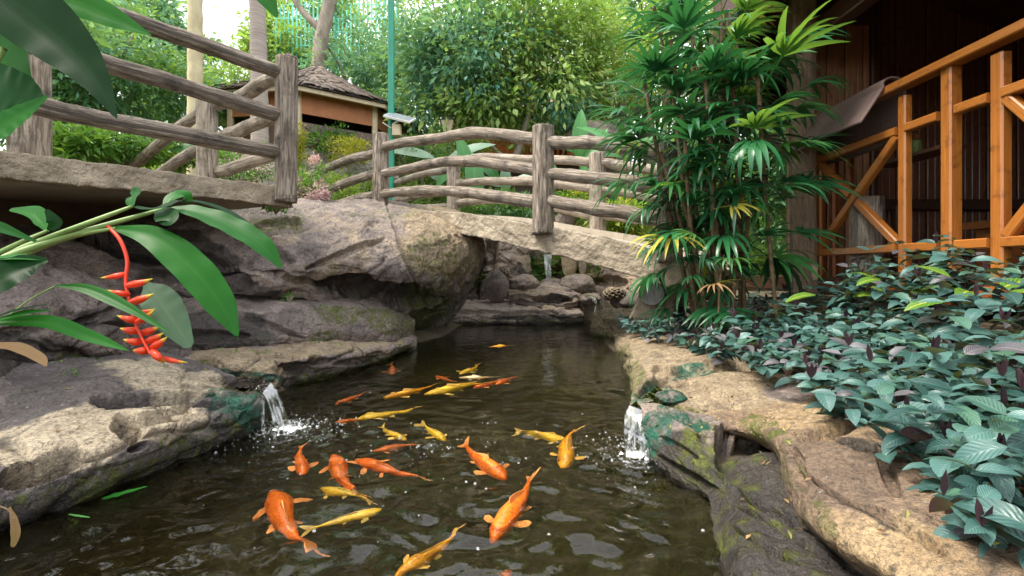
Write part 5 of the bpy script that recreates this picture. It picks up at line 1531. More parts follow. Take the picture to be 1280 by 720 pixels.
# trees on the near sides and behind the viewer that the water mirrors
for i, (x, y, z, r_, mt, lab) in enumerate(((-5.2, 2.8, 4.2, 1.9, 'tree_b', 'dark leafy tree left of the walkway'), (-4.6, -.6, 4.6, 2.0, 'tree_c', 'bluish leafy tree on the left bank beside the viewer'), (5.5, 8.2, 5.0, 1.8, 'tree_b', 'dark tree behind the cabin'))):
    t = thing('leafy_tree', (x, y, G_(x, y)), lab, 'tree')
    o, cc = crown('crown', t, (x, y, z), (r_, r_, r_ * .9), 3800, .17, mt, 500 + i, 60)
    tube('trunk', lin([(x, y, G_(x, y) - .2), (x + .1, y, 2), (x, y, z)], 12), np.linspace(.14, .07, 12), M['bark'], t, 9, .1, i)

# palms with bare trunks
def feather(L, n=26, seed=0):
    rr = random.Random(seed); Vs, Fs, Us, o = [], [], [], 0
    ts = np.linspace(.12, 1, n)
    path = lambda t: np.array([0, L * (t - .18 * t ** 3), L * (.25 * t - .75 * t ** 2.2)])
    for t in ts:
        for sg in (-1, 1):
            V, F, uv = leaf_VF(L * .30 * (1 - .65 * abs(t - .45)), .045, 4, .45, .3, .7)
            a = sg * (1.05 - .4 * t) + rr.uniform(-.1, .1)
            c, s = math.cos(-a), math.sin(-a)
            W_ = np.stack([V[:, 0] * c - V[:, 1] * s, V[:, 0] * s + V[:, 1] * c, V[:, 2]], -1) + path(t)
            Vs.append(W_); Fs.append(F + o); Us.append(uv); o += len(V)
    V, F, uv = tube_np([path(t) for t in np.linspace(0, 1, 10)], np.linspace(.022, .005, 10), 5, 0, 0, False)
    Vs.append(V); Fs.append(np.array(F) + o); Us.append(uv * 0 + .3)
    return mesh_np('frond', np.concatenate(Vs), np.concatenate(Fs), M['palm'], True, np.concatenate(Us))
fe = [feather(2.0, 22, i) for i in range(3)]
for (px, Y, r, mt, lean, top, lab) in ((244, 6.4, .095, 'bark_pale', -.0, 6.3, 'palm with a smooth pale yellow trunk behind the upper left rails'), (326, 7.4, .125, 'bark_palm', -.12, 6.9, 'palm with a ringed grey trunk right of the pale palm trunk')):
    x = P(px, 200, Y).x; gz = G_(x, Y)
    t = thing('palm_tree', (x, Y, gz), lab, 'palm')
    C = lin([(x, Y, gz - .2), (x + lean * .3, Y, (gz + top) / 2), (x + lean, Y, top)], 60)
    rad = r * (1 + .045 * (np.arange(60) % 3 == 0)) * np.linspace(1.1, .85, 60)
    tube('trunk', C, rad, M[mt], t, 14, .05, px, 6)
    for i in range(11):
        a = i * 2.4; put('frond', fe[i % 3], t, Vector(C[-1]) - t.location, (math.cos(a), math.sin(a), .9 - .09 * i), (0, 0, 1), random.uniform(.85, 1.15))
x = P(400, 90, 10.8).x
t = thing('leafy_tree', (x, 10.8, G_(x, 10.8)), 'leaning grey-brown trunk with thin crown behind the thatched roof', 'tree')
tube('trunk', lin([(x - .1, 10.8, G_(x, 10.8)), P(398, 100, 10.8), P(402, 50, 10.8), P(412, 5, 10.8), P(430, -60, 10.8)], 26), np.linspace(.20, .12, 26), M['bark'], t, 12, .12, 3)
tube('limb', lin([P(404, 40, 10.8), P(375, 10, 10.8), P(345, -40, 10.8)], 12), np.linspace(.1, .04, 12), M['bark'], t, 9, .1, 5)
crown('crown', t, P(410, -70, 10.8), (2.0, 1.6, 1.1), 2200, .16, 'tree_a', 611, 40)

for i, (px, py, Y, rx, ry, mt, lab) in enumerate(((905, 235, 8.2, 75, 75, 'tree_b', 'dark leafy thicket behind the lady palm'), (985, 200, 7.0, 60, 90, 'tree_b', 'dark shrub between the lady palm and the cabin wall'), (835, 215, 9.0, 50, 50, 'tree_c', 'bluish shrub behind the right end of the bridge'))):
    tree('leafy_tree', lab, px, Y, py, rx, ry, 3800, .16, mt, 700 + i, trunk='bark', tr=.05)
# undergrowth on the slope
r = np.random.default_rng(77)
n = 52000
ux, uy = r.uniform(-9, 7.5, n), 7.4 + 12 * r.random(n) ** 1.6
uy = np.where(ux < -2.4, uy - 1.5 * r.random(n) , uy)
dn = fbm(np.stack([ux * .8, uy * .8, 0 * ux], -1) + 4, 3)
keep = (dn > -.28) & (np.hypot(ux + 4.5, uy - 10) > 2.2) & (np.abs(pond_dist(ux, uy)) > .5)
ux, uy, dn = ux[keep], uy[keep], dn[keep]
uz = ground_h(ux, uy) + r.random(len(ux)) * (.12 + .55 * np.clip(dn + .3, 0, 1))
tint = np.clip(.5 + 1.3 * fbm(np.stack([ux * .7, uy * .7, 0 * ux + 9], -1), 2) + r.normal(size=len(ux)) * .18, 0, 1)
di = r.normal(size=(len(ux), 3)) * np.array([1, 1, .5]) + np.array([0, -.3, .35])
V, F, uv, col = leaves_np(np.stack([ux, uy, uz], -1), di, .17, 78, tint, .15, .5)
tag(obj('undergrowth', V, F, M['tree_a'], None, False, uv=uv, col=col), 'mixed low green plants covering the slope behind the bridges', 'undergrowth', kind='stuff')

def bush(label, px, py, Y, rx, ry, n, size, mt, seed, mt2=None, name='bush', hue_p=.1, n2=.5, wood_=True):
    k = Y / FPX
    c = P(px, py, Y)
    t = thing(name, (c.x, Y, c.z - ry * k), label, 'bush')
    crown('foliage', t, c, (rx * k, rx * k * .8, ry * k), n, size, mt, seed, 34, .22, hue_p, .0, .35)
    if mt2: crown('blossom', t, c + Vector((0, -.05, .03)), (rx * k, rx * k * .8, ry * k), int(n * n2), size * .8, mt2, seed + 9, 16, .2, .3, .0, .75)
    q = MB()
    for i in range(5):
        a = i * 1.3
        V, F, uv = tube_np(lin([(c.x, Y, c.z - ry * k * 1.5), (c.x + math.cos(a) * rx * k * .3, Y + math.sin(a) * rx * k * .3, c.z), (c.x + math.cos(a) * rx * k * .7, Y + math.sin(a) * rx * k * .5, c.z + ry * k * .6)], 6), .008, 5, 0, 0, False); q.add(V, F, uv)
    q.build('stem', M['bark'], t, True)
    return t
bush('pink flowering bush right behind the walkway corner post', 388, 236, 5.2, 24, 32, 1300, .05, 'fern', 31, 'pink', n2=1.5)
bush('pink flowering bush below the rails left of the walkway corner post', 300, 205, 5.6, 48, 28, 1900, .05, 'fern', 32, 'pink', n2=.9)
bush('golden leaved hedge bush in front of the thatched pavilion', 440, 190, 8.0, 34, 15, 1500, .06, 'yellow_bush', 33)
bush('golden shrub at the bamboo fence left end', 372, 190, 7.6, 12, 34, 900, .06, 'yellow_bush', 34, 'fern')
bush('yellow green shrub low behind the left curved rails', 425, 240, 7.4, 34, 26, 1500, .06, 'tree_y', 35)
bush('clipped deep green round bush right of the lamp post', 528, 190, 8.2, 34, 26, 2600, .05, 'tree_b', 36, 'fern')
bush('light green shrub under the small garden lantern', 575, 180, 9.0, 40, 18, 1500, .08, 'tree_y', 37)
bush('feathery green shrub leaning before the pavilion wall', 412, 176, 8.4, 30, 20, 700, .09, 'fern', 38)
bush('dark green shrub under the left rails above the deck beam', 150, 185, 5.0, 60, 22, 2600, .07, 'fern', 39, 'tree_b')
bush('broad leaved green shrub right of the left rear post', 95, 178, 4.6, 34, 24, 900, .10, 'fern', 40)
bush('fern-like shrub at the foot of the pale palm trunk', 225, 192, 5.6, 26, 18, 900, .07, 'fern', 41, 'tree_y')
bush('green and red-tinted shrub below the right end of the bridge rail', 775, 275, 5.9, 34, 24, 700, .12, 'tree_y', 42, 'yellow_bush', n2=.35)
bush('low dark shrub in the shade behind the middle bridge post', 640, 262, 7.6, 60, 18, 1300, .10, 'tree_b', 43, 'fern')
bush('leafy shrub behind the far bridge post on the right', 715, 262, 7.2, 34, 20, 800, .11, 'fern', 44, 'yellow_bush', n2=.3)
bush('small weeds on the boulder at the walkway corner', 345, 258, 3.55, 16, 6, 220, .035, 'fern', 45)
bush('tuft of small ferns growing on the ledge below the boulder', 395, 376, 3.85, 7, 9, 90, .035, 'fern', 46)
bush('second tiny fern tuft left of the larger one on the ledge', 362, 374, 3.5, 7, 7, 70, .03, 'fern', 47)

# banana-like plants
bn = {}
for mt in ('banana', 'banana_pale'):
    for k, (L, W) in enumerate(((.62, .2), (.8, .24), (.5, .2))):
        V, F, uv = leaf_VF(L, W, 10, .35 + .2 * k, .2, .8, .1, .01, 2)
        bn[mt, k] = mesh_np('leaf', V, F, M[mt], True, uv)
def banana(label, px, py, Y, dirs, mt='banana', size=1.0):
    b_ = P(px, py, Y)
    t = thing('banana_plant', b_, label, 'plant')
    q = MB()
    for i, (dx, dy, dz, h) in enumerate(dirs):
        top = Vector((dx * .12, dy * .12, h))
        V, F, uv = tube_np(lin([(0, 0, -.3), tuple(top * .5), tuple(top)], 6), [.022, .02, .018, .015, .012, .008], 7, 0, 0, False); q.add(V, F, uv)
        put('leaf', bn[mt if i % 4 else mt, i % 3], t, top, (dx, dy, dz), (-dx * .5, -.9, .8), size * 1.35)
    q.build('stem', M['stem'], t, True)
banana('large dark green drooping leaves between the bridge post and the lamp post', 590, 262, 7.7, [(-.5, -.3, -.5, .95), (.1, -.4, -.8, .95), (.5, -.3, -.4, .9), (-.2, -.2, 1, .5)])
banana('upright paddle leaved plant right of the tall middle post', 722, 262, 7.3, [(.05, -.2, 1, .8), (-.5, -.3, .25, .9), (.7, -.3, .3, .8), (.4, -.2, .9, .6)])
banana('pale silvery banana leaf plant left of the middle of the bridge', 548, 262, 8.0, [(-.9, -.3, .25, .9), (.5, -.3, .4, .7), (-.2, -.3, .8, .5)], 'banana_pale')
banana('low pale leaved plant under the arched rails', 632, 270, 7.9, [(-.7, -.3, .3, .5), (.6, -.3, .2, .55), (.0, -.5, .5, .4)], 'banana_pale', .8)
banana('green broad leaved plant left of the far right bridge post', 690, 262, 8.4, [(.6, -.3, .4, .4), (-.6, -.4, .5, .45), (0, -.3, 1, .3)])
banana('broad leaved plant growing under the left rails near the pale trunk', 205, 200, 5.2, [(.5, -.3, .6, .1), (-.6, -.3, .6, .15), (0, -.3, 1, .1), (.7, -.2, .1, .1)], 'banana', .6)
banana('broad leaved plant right of the tall far bridge post', 790, 240, 7.0, [(.3, -.3, .8, .5), (-.5, -.3, .5, .5), (.6, -.3, .2, .6)], 'banana', .9)

# thatched pavilion
pc = Vector((-4.25, 10.0, 0)); zf = 2.95
pv = thing('pavilion', (pc.x, pc.y, zf), 'round thatched pavilion with brown woven walls on the slope behind the bridges', 'pavilion')
ns = 8
def ringpt(r, z, k, ph=.22): a = 2 * math.pi * k / ns + ph; return Vector((pc.x + r * math.cos(a), pc.y + r * math.sin(a), z))
# thatch: courses of ragged strips over a faceted cone
base_r, ap_z, ev_z = 2.2, 5.2, 3.98
q = MB()
q.add([ringpt(.12, ap_z, k) for k in range(ns)] + [ringpt(base_r * .5, ap_z - .73, k) for k in range(ns)] + [ringpt(base_r, ev_z, k) for k in range(ns)], [(k, (k + 1) % ns, ns + (k + 1) % ns, ns + k) for k in range(ns)] + [(ns + k, ns + (k + 1) % ns, 2 * ns + (k + 1) % ns, 2 * ns + k) for k in range(ns)] + [tuple(range(ns))])
q.build('roof', M['thatch'], pv)
Vs, Fs = [], []
rr = np.random.default_rng(4)
for course in range(18):
    f = (course + 1) / 18
    def prof(f): return (base_r * (f ** 1.0) * (1 if f < 1.01 else 1), ap_z - (ap_z - ev_z) * (1.16 * f - .16 * f ** 2))
    r0, z0 = prof(max(f - .12, .02)); r1, z1 = prof(f)
    nst = int(60 + 420 * f)
    for j in range(nst):
        u = j / nst * ns + rr.uniform(-.3, .3) * ns / nst; k = int(u) % ns; w = u - int(u)
        a = ringpt(r0, z0 + .05, k).lerp(ringpt(r0, z0 + .05, (k + 1) % ns), w); b_ = ringpt(r1 + rr.uniform(-.02, .06), z1 + .03 + rr.uniform(-.07, .02), k).lerp(ringpt(r1 + .03, z1 + .03, (k + 1) % ns), w)
        sdir = (ringpt(1, 0, (k + 1) % ns) - ringpt(1, 0, k)).normalized() * rr.uniform(.014, .03)
        o_ = len(Vs); lift = Vector((0, 0, rr.uniform(.0, .04)))
        Vs += [a - sdir, a + sdir, b_ + sdir * .7 + lift, b_ - sdir * .9 + lift]; Fs.append((o_, o_ + 1, o_ + 2, o_ + 3))
ot = obj('thatch', Vs, Fs, M['thatch'], pv, False, uv=np.array([(v[0], v[2]) for v in Vs])); ot['kind'] = 'stuff'
for k in range(ns):
    a, b_ = ringpt(base_r - .1, ev_z - .04, k), ringpt(base_r - .1, ev_z - .04, (k + 1) % ns)
    q = MB(); q.bar(a, b_, .06, .08); q.build('eave_board', M['bamboo'], pv)
    a, b_ = ringpt(base_r - .38, 0, k), ringpt(base_r - .38, 0, (k + 1) % ns)
    q = MB(); m_ = (a + b_) / 2; t_ = (b_ - a).normalized(); q.box((m_.x, m_.y, 3.79), ((b_ - a).length - .1, .03, .40), (t_, Vector((-t_.y, t_.x, 0)), Vector((0, 0, 1)))); q.build('woven_screen', M['pavilion_wall'], pv)
    q = MB(); q.box((a.x, a.y, 3.5), (.10, .10, 1.2), bev=.02); q.build('post', M['bamboo'], pv)
    q = MB(); q.box((m_.x, m_.y, 3.18), ((b_ - a).length - .1, .05, .5), (t_, Vector((-t_.y, t_.x, 0)), Vector((0, 0, 1)))); q.build('low_wall', M['wood_dark'], pv)
q = MB(); q.add([ringpt(base_r - .3, zf, k) for k in range(ns)] + [ringpt(base_r - .3, 1.2, k) for k in range(ns)], [tuple(range(ns))] + [(k, (k + 1) % ns, ns + (k + 1) % ns, ns + k) for k in range(ns)]); q.build('plinth', M['hillrock'], pv)
q = MB(); q.box((pc.x, pc.y, 3.6), (.5, .5, 1.3)); q.build('core', M['wood_dark'], pv)
# split bamboo fence before it
bf = thing('bamboo_fence', P(405, 205, 8.6), 'low split bamboo fence in front of the thatched pavilion', 'fence')
sm = {}
q = MB(); q.box((0, 0, .19), (.028, .014, .38), bev=.003)
pm = mesh_np('picket', np.array(q.v), q.f, M['bamboo'], False, uv=np.array(q.uv)); bm_fix(pm)
for i in range(22):
    p = P(375 + i * 3.7, 203, 8.6)
    link('picket', pm, bf, p - bf.location)
for py in (181, 192):
    q = MB(); q.bar(P(372, py, 8.58), P(458, py, 8.58), .02, .03); q.build('rail', M['bamboo'], bf)

# house with orange rails behind the tree
hz = thing('garden_house', P(690, 200, 12.5), 'brown roofed wooden house with orange railings half hidden behind the pale-limbed tree', 'house')
def hb(name, mt, x0, x1, y0, y1, Y, d, bev=0): q = MB(); a, b_ = P(x0, y0, Y), P(x1, y1, Y); q.box(((a.x + b_.x) / 2, Y + d / 2, (a.z + b_.z) / 2), (abs(b_.x - a.x), d, abs(a.z - b_.z)), bev=bev); return q.build(name, M[mt], hz)
hb('wall', 'wood_red', 585, 780, 120, 235, 13.6, .15)
hb('floor', 'pavilion_wall', 580, 790, 196, 203, 12.4, 1.3)
hb('stilts', 'wood_dark', 590, 780, 204, 290, 12.7, .9)
for i, px in enumerate((590, 632, 672, 712, 752, 786)): hb('post', 'wood', px, px + 5, 118, 196, 12.45, .09)
for py in (168, 180): hb('rail', 'wood', 590, 786, py, py + 3, 12.47, .05)
for i in range(30): hb('baluster', 'wood', 594 + i * 6.4, 596 + i * 6.4, 170, 195, 12.48, .04)
hb('table', 'pavilion_wall', 690, 745, 176, 184, 12.9, .5)
a, b_ = P(560, 136, 11.9), P(810, 136, 11.9)
V = [a, b_, P(770, 88, 13.4) , P(610, 88, 13.4), P(820, 120, 15), P(550, 120, 15)]
V = [Vector(v) for v in V]; V += [v - Vector((0, 0, .12)) for v in V]
o = obj('roof', V, [(0, 1, 2, 3), (3, 2, 4, 5), (6, 9, 8, 7), (9, 11, 10, 8), (0, 6, 7, 1), (5, 4, 10, 11), (1, 7, 8, 2), (2, 8, 10, 4), (0, 3, 9, 6), (3, 5, 11, 9)], M['thatch'], hz, False); bm_fix(o.data)
sh = thing('shed', P(745, 165, 13.8), 'small grey roofed shed right of the tree above the bridge rail', 'shed')
q = MB(); c = P(748, 150, 14.2); q.box((c.x, 14.2, c.z - .2), (1.6, .9, 1.7)); q.build('wall', M['hillrock'], sh)
c = P(745, 122, 13.9)
V = [c + Vector(v) for v in ((-.9, -.5, -.45), (.95, -.5, -.5), (.8, .5, .25), (-.8, .5, .3))]; V += [v - Vector((0, 0, .08)) for v in V]
o = obj('roof', V, [(0, 1, 2, 3), (7, 6, 5, 4), (0, 4, 5, 1), (1, 5, 6, 2), (2, 6, 7, 3), (3, 7, 4, 0)], M['grey_roof'], sh, False); bm_fix(o.data)
lump('boulder', 'grey weathered boulder on the slope behind the right rails', 742, 172, 9.2, 34, 20, 61, (.4, .1, .1, 0))

# teal lamp post with its solar panel
lpz = G_(P(489, 200, 7.3).x, 7.3)
sl = thing('street_lamp', P(489, 235, 7.3), 'teal green lamp post carrying a tilted solar panel', 'lamp post')
b_ = P(489, 240, 7.3); b_.z = min(b_.z, lpz) - .2
tube('pole', lin([b_, P(489, 100, 7.3), P(489, -60, 7.3)], 20), .052, M['teal_paint'], sl, 16)
c = P(500, 147, 7.2)
ax = Matrix.Rotation(R(14), 3, 'Y') @ Matrix.Rotation(R(28), 3, 'X')
A = [ax @ Vector(v) for v in ((1, 0, 0), (0, 1, 0), (0, 0, 1))]
q = MB(); q.box(c, (.42, .34, .03), A); pn = q.build('solar_panel', M['white'], sl)
q = MB()
for i in range(3):
    for j in range(2): q.box(c + A[0] * (-.13 + .13 * i) + A[1] * (-.075 + .15 * j) + A[2] * .017, (.122, .142, .006), A)
q.build('solar_cell', M['panel'], pn)
q = MB(); q.box(P(496, 163, 7.2), (.13, .1, .17), bev=.01); q.build('control_box', M['bamboo'], sl)
q = MB(); q.bar(P(489, 157, 7.28), P(500, 150, 7.2), .03, .03); q.bar(P(489, 160, 7.25), P(478, 153, 7.2), .02, .02); q.build('bracket', M['white'], sl)
# garden lantern
gl_ = thing('garden_lantern', P(560, 200, 8.8), 'small pale garden lantern on a post right of the lamp post', 'lantern')
tube('post', lin([P(560, 240, 8.8), P(560, 166, 8.8)], 6), .025, M['black'], gl_, 8)
def frus(name, px, y0, y1, w0, w1, mt, Y=8.8):
    k = Y / FPX; a, b_ = P(px, y0, Y), P(px, y1, Y); V = []
    for (c_, w) in ((a, w0), (b_, w1)):
        for sx, sy in ((-1, -1), (1, -1), (1, 1), (-1, 1)): V.append((c_.x + sx * w * k, Y + sy * w * k, c_.z))
    o = obj(name, V, [(3, 2, 1, 0), (4, 5, 6, 7)] + [(i, (i + 1) % 4, 4 + (i + 1) % 4, 4 + i) for i in range(4)], M[mt], gl_, False); bm_fix(o.data)
frus('glass', 560, 152, 166, 8, 4, 'bamboo'); frus('cap', 560, 147, 152, 4, 9, 'black'); frus('foot', 560, 166, 169, 4, 3, 'black')

# teal netting
nf_ = thing('netting_fence', P(430, 90, 14.5), 'high teal netting screen above the thatched roof', 'netting')
q = MB()
for i in range(30): q.box(P(345 + i * 5.2, 20 + 4 * math.sin(i * 1.3), 14.5 + .1 * math.sin(i)), (.05, .01, 3.4))
for i in range(9): q.box(P(420, -45 + i * 17, 14.45), (4.0, .01, .03))
o = q.build('mesh_panel', M['net'], nf_); o['kind'] = 'stuff'
for px in (345, 420, 497): tube('post', lin([P(px, 100, 14.55), P(px, -50, 14.55)], 5), .04, M['teal_paint'], nf_, 8)
# ---------------------------------------------------------------- koi
def koi_mat(name, c1, c2, pat, thr):
    m = NT(name)
    co = m.coord('Object')
    n1 = m.noise(co, 9, 3, .5)
    n2 = m.noise(co, 60, 3, .6)
    c = m.mix(m.math('MULTIPLY', m.math('SUBTRACT', n1, thr), 9, clamp=True), c1, pat)
    c = m.mix(m.math('MULTIPLY', n2, .3), c, c2)
    vo = m.n('ShaderNodeTexVoronoi'); vo.inputs['Scale'].default_value = 48; m.l(co, vo.inputs['Vector'])
    c = m.mix(m.math('MULTIPLY', m.math('SUBTRACT', vo.outputs['Distance'], .42, clamp=True), 1.6, clamp=True), c, (c2[0] * .8, c2[1] * .6, c2[2] * .5))
    m.set(c, .38, m.bump(vo.outputs['Distance'], .3, .003))
    return m.m
KM = {'orange': koi_mat('orange_koi', (.92, .20, .012), (.75, .10, .008), (.9, .28, .03), .6), 'yellow': koi_mat('yellow_koi', (.92, .60, .04), (.78, .46, .03), (.85, .58, .12), .62),
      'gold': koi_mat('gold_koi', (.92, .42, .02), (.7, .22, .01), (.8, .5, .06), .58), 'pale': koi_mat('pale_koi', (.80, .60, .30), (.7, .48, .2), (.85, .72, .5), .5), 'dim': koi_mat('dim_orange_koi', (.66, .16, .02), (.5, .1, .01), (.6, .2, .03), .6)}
def koi_meshes(bend, seed):
    n, s = 34, 16
    t = np.linspace(0, 1, n)
    w = np.interp(t, [0, .03, .08, .18, .32, .48, .64, .8, .9, 1], [.012, .05, .072, .098, .108, .098, .072, .042, .028, .022])
    h = np.interp(t, [0, .03, .08, .18, .32, .48, .64, .8, .9, 1], [.014, .045, .068, .105, .13, .118, .086, .052, .04, .042])
    k = np.ones(5) / 5
    w = np.convolve(np.pad(w, 2, 'edge'), k, 'valid'); h = np.convolve(np.pad(h, 2, 'edge'), k, 'valid')
    x = .5 - t
    def yb(t): return bend * (.16 * np.sin((t - .15) * 3.6) * t + .05 * t * t)
    th = np.linspace(0, 2 * math.pi, s, endpoint=False)
    V = np.stack([x[:, None] + 0 * th[None], yb(t)[:, None] + w[:, None] * np.cos(th)[None], h[:, None] * np.sin(th)[None] * (1 - .12 * (np.sin(th) < 0))[None]], -1).reshape(-1, 3)
    F = [tuple(f) for f in grid_faces(n, s, True)] + [tuple(range(s)), tuple(range(n * s - 1, (n - 1) * s - 1, -1))]
    def fin(outline, th_=.006):
        k = len(outline)
        V = [(x, y, z + th_ / 2) for x, y, z in outline] + [(x, y, z - th_ / 2) for x, y, z in outline]
        return V, [tuple(range(k)), tuple(range(2 * k - 1, k - 1, -1))] + [(i, i + k, (i + 1) % k + k, (i + 1) % k) for i in range(k)]
    ye = float(yb(np.array(1.0))); sl = (float(yb(np.array(1.0))) - float(yb(np.array(.92)))) / .08
    def tl_(dx, z): return (-.5 - dx, ye + sl * dx + .25 * z * 0, z)
    kt = [(-.47, ye, .035), (-.56, ye + sl * .05, .085), (-.66, ye + sl * .18 + .02, .12), (-.70, ye + sl * .2 + .03, .115), (-.63, ye + sl * .15, .04), (-.60, ye + sl * .11, 0), (-.63, ye + sl * .14, -.04), (-.69, ye + sl * .2 - .02, -.10), (-.65, ye + sl * .17 - .02, -.105), (-.55, ye + sl * .05, -.07), (-.47, ye, -.03)]
    # the tail fans out a little sideways so that it shows from above
    tv = [(x, y + .55 * z, z * .8) for x, y, z in kt]
    k = len(tv)
    tailV = [(x, y + .004, z) for x, y, z in tv] + [(x, y - .004, z) for x, y, z in tv]
    tailF = [tuple(range(k)), tuple(range(2 * k - 1, k - 1, -1))] + [(i, i + k, (i + 1) % k + k, (i + 1) % k) for i in range(k)]
    pect = []
    for sg in (-1, 1):
        y0 = sg * .088
        pect.append(fin([(.27, y0, -.02), (.25, y0 + sg * .07, -.03), (.19, y0 + sg * .13, -.04), (.14, y0 + sg * .14, -.04), (.13, y0 + sg * .10, -.03), (.18, y0 + sg * .03, -.02), (.21, y0 - sg * .005, -.02)]))
    pelv = []
    for sg in (-1, 1):
        y0 = sg * .06 + float(yb(np.array(.58)))
        pelv.append(fin([(-.02, y0, -.05), (-.06, y0 + sg * .05, -.06), (-.11, y0 + sg * .07, -.06), (-.11, y0 + sg * .03, -.05), (-.07, y0, -.05)], .005))
    dt = np.linspace(.36, .72, 9)
    dv = [(.5 - a, float(yb(np.array(a))), float(np.interp(a, t, h)) * .96) for a in dt] + [(.5 - a - .03, float(yb(np.array(a))), float(np.interp(a, t, h)) + .035 * (1 - (a - .36) / .5)) for a in dt[::-1]]
    k2 = len(dv)
    dorV = [(x, y + .003, z) for x, y, z in dv] + [(x, y - .003, z) for x, y, z in dv]
    dorF = [tuple(range(k2)), tuple(range(2 * k2 - 1, k2 - 1, -1))] + [(i, i + k2, (i + 1) % k2 + k2, (i + 1) % k2) for i in range(k2)]
    eyes = []
    for sg in (-1, 1):
        c = Vector((.405, sg * .062, .03)); vv, ff = [], []
        for i in range(5):
            for j in range(8):
                a, b_ = math.pi * i / 4, 2 * math.pi * j / 8
                vv.append(c + Vector((math.sin(a) * math.cos(b_), math.sin(a) * math.sin(b_), math.cos(a))) * .011)
        eyes.append((vv, [tuple(f) for f in grid_faces(5, 8, True)]))
    return (V, F), (tailV, tailF), pect, pelv, (dorV, dorF), eyes
FM = {}
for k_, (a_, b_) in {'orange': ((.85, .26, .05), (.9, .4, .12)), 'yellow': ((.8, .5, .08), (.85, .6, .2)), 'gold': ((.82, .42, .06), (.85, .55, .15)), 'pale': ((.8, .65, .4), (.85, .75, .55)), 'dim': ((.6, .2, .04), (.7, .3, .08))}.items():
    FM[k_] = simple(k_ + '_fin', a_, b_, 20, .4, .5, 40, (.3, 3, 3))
_kc = {}
def koi(px0, py0, px1, py1, depth, kind, label, bend=0.0, wide=1.0):
    """head pixel -> tail pixel on the plane z = -depth"""
    def on(px, py):
        S = P(px, py, EYE * FPX / (py - HY))                     # where the sight line meets the surface, then bent into the water
        v = (S - Vector((0, 0, EYE))).normalized()
        eta = 1 / 1.33
        cz = math.sqrt(1 - eta * eta * (1 - v.z * v.z))
        r_ = Vector((v.x * eta, v.y * eta, -cz))
        return S + r_ * (depth / cz)
    a, b_ = on(px0, py0), on(px1, py1)
    d = a - b_
    L = d.length / 1.16
    key = (kind, bend)
    if key not in _kc:
        body, tail, pect, pelv, dor, eyes = koi_meshes(bend, 1)
        mk = lambda n_, vf, sm=True, mt=None: (lambda me: (bm_fix(me), me)[1])(mesh_np(n_, np.array([tuple(v) for v in vf[0]]), vf[1], mt or KM[kind], sm))
        _kc[key] = (mk('koi_body', body), [('tail_fin', mk('tail_fin', tail, False, FM[kind]))] + [('pectoral_fin', mk('pectoral_fin', p, False, FM[kind])) for p in pect] + [('pelvic_fin', mk('pelvic_fin', p, False, FM[kind])) for p in pelv] + [('dorsal_fin', mk('dorsal_fin', dor, False, FM[kind]))] + [('eye', mk('eye', e, True, M['black'])) for e in eyes])
    me, parts = _kc[key]
    o = link('koi', me)
    du = d.normalized()
    o.location = a - du * L * .5
    o.rotation_euler = (0, 0, math.atan2(d.y, d.x))
    o.scale = (L, L * wide * (.76 + .4 * abs(du.x)), L * 1.12)
    for n_, pm_ in parts: link(n_, pm_, o)
    tag(o, label, 'koi', 'koi swimming in the pond')
    return o
koi(340, 616, 396, 690, .06, 'orange', 'orange koi with spread fins near the lower left facing the left rock', .5)
koi(379, 592, 378, 556, .05, 'orange', 'small orange koi just below the left splash', -.4)
koi(416, 570, 453, 618, .06, 'orange', 'slim orange koi between the left splash and a yellow koi', .6)
koi(446, 575, 534, 597, .06, 'orange', 'broad orange koi swimming left in the middle left of the pond', .4)
koi(402, 609, 466, 630, .08, 'yellow', 'bright yellow koi above the longer lemon koi', -.5)
koi(477, 636, 378, 664, .05, 'yellow', 'long lemon yellow koi in the lower left heading right', .3)
koi(494, 722, 574, 660, .07, 'gold', 'golden koi cut by the bottom edge of the picture', .5)
koi(632, 599, 579, 552, .04, 'orange', 'orange koi in the middle heading toward the lower right', -.4)
koi(616, 676, 665, 592, .03, 'orange', 'largest orange koi at the bottom centre pointing down left', .3)
koi(708, 549, 642, 539, .09, 'yellow', 'yellow koi left of the right splash', .4)
koi(704, 584, 722, 535, .06, 'gold', 'orange koi under the bubbles of the right splash', -.5)
koi(556, 551, 524, 529, .06, 'yellow', 'small yellow koi in the very middle of the pond', .4)
koi(506, 550, 476, 532, .07, 'yellow', 'short yellow koi below the big gold shape near the left splash', -.4)
koi(446, 524, 524, 508, .07, 'yellow', 'wide yellow koi deeper in the water right of the left splash', .5, 1.2)
koi(480, 498, 546, 480, .05, 'gold', 'gold koi left of the cluster of long koi', .4)
koi(531, 493, 612, 478, .05, 'yellow', 'long yellow koi at the front of the far cluster', -.4)
koi(553, 485, 602, 476, .06, 'yellow', 'slender yellow koi in the middle of the far cluster', .4)
koi(574, 472, 624, 471, .03, 'pale', 'pale cream koi at the back of the far cluster', .3)
koi(592, 485, 626, 474, .09, 'orange', 'red orange koi under the far cluster', .4)
koi(619, 480, 650, 470, .05, 'orange', 'orange koi right of the far cluster', -.5)
koi(576, 468, 597, 455, .05, 'yellow', 'rounded yellow koi behind the far cluster', .5, 1.25)
koi(611, 434, 646, 431, .03, 'gold', 'farthest small yellow koi near the bridge reflection', .4)
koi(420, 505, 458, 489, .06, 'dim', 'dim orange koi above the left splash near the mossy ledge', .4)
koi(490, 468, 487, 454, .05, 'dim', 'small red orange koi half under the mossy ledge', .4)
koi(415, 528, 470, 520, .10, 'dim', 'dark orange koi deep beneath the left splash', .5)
koi(466, 562, 526, 555, .08, 'dim', 'faint orange koi deep above the broad orange koi', -.4)
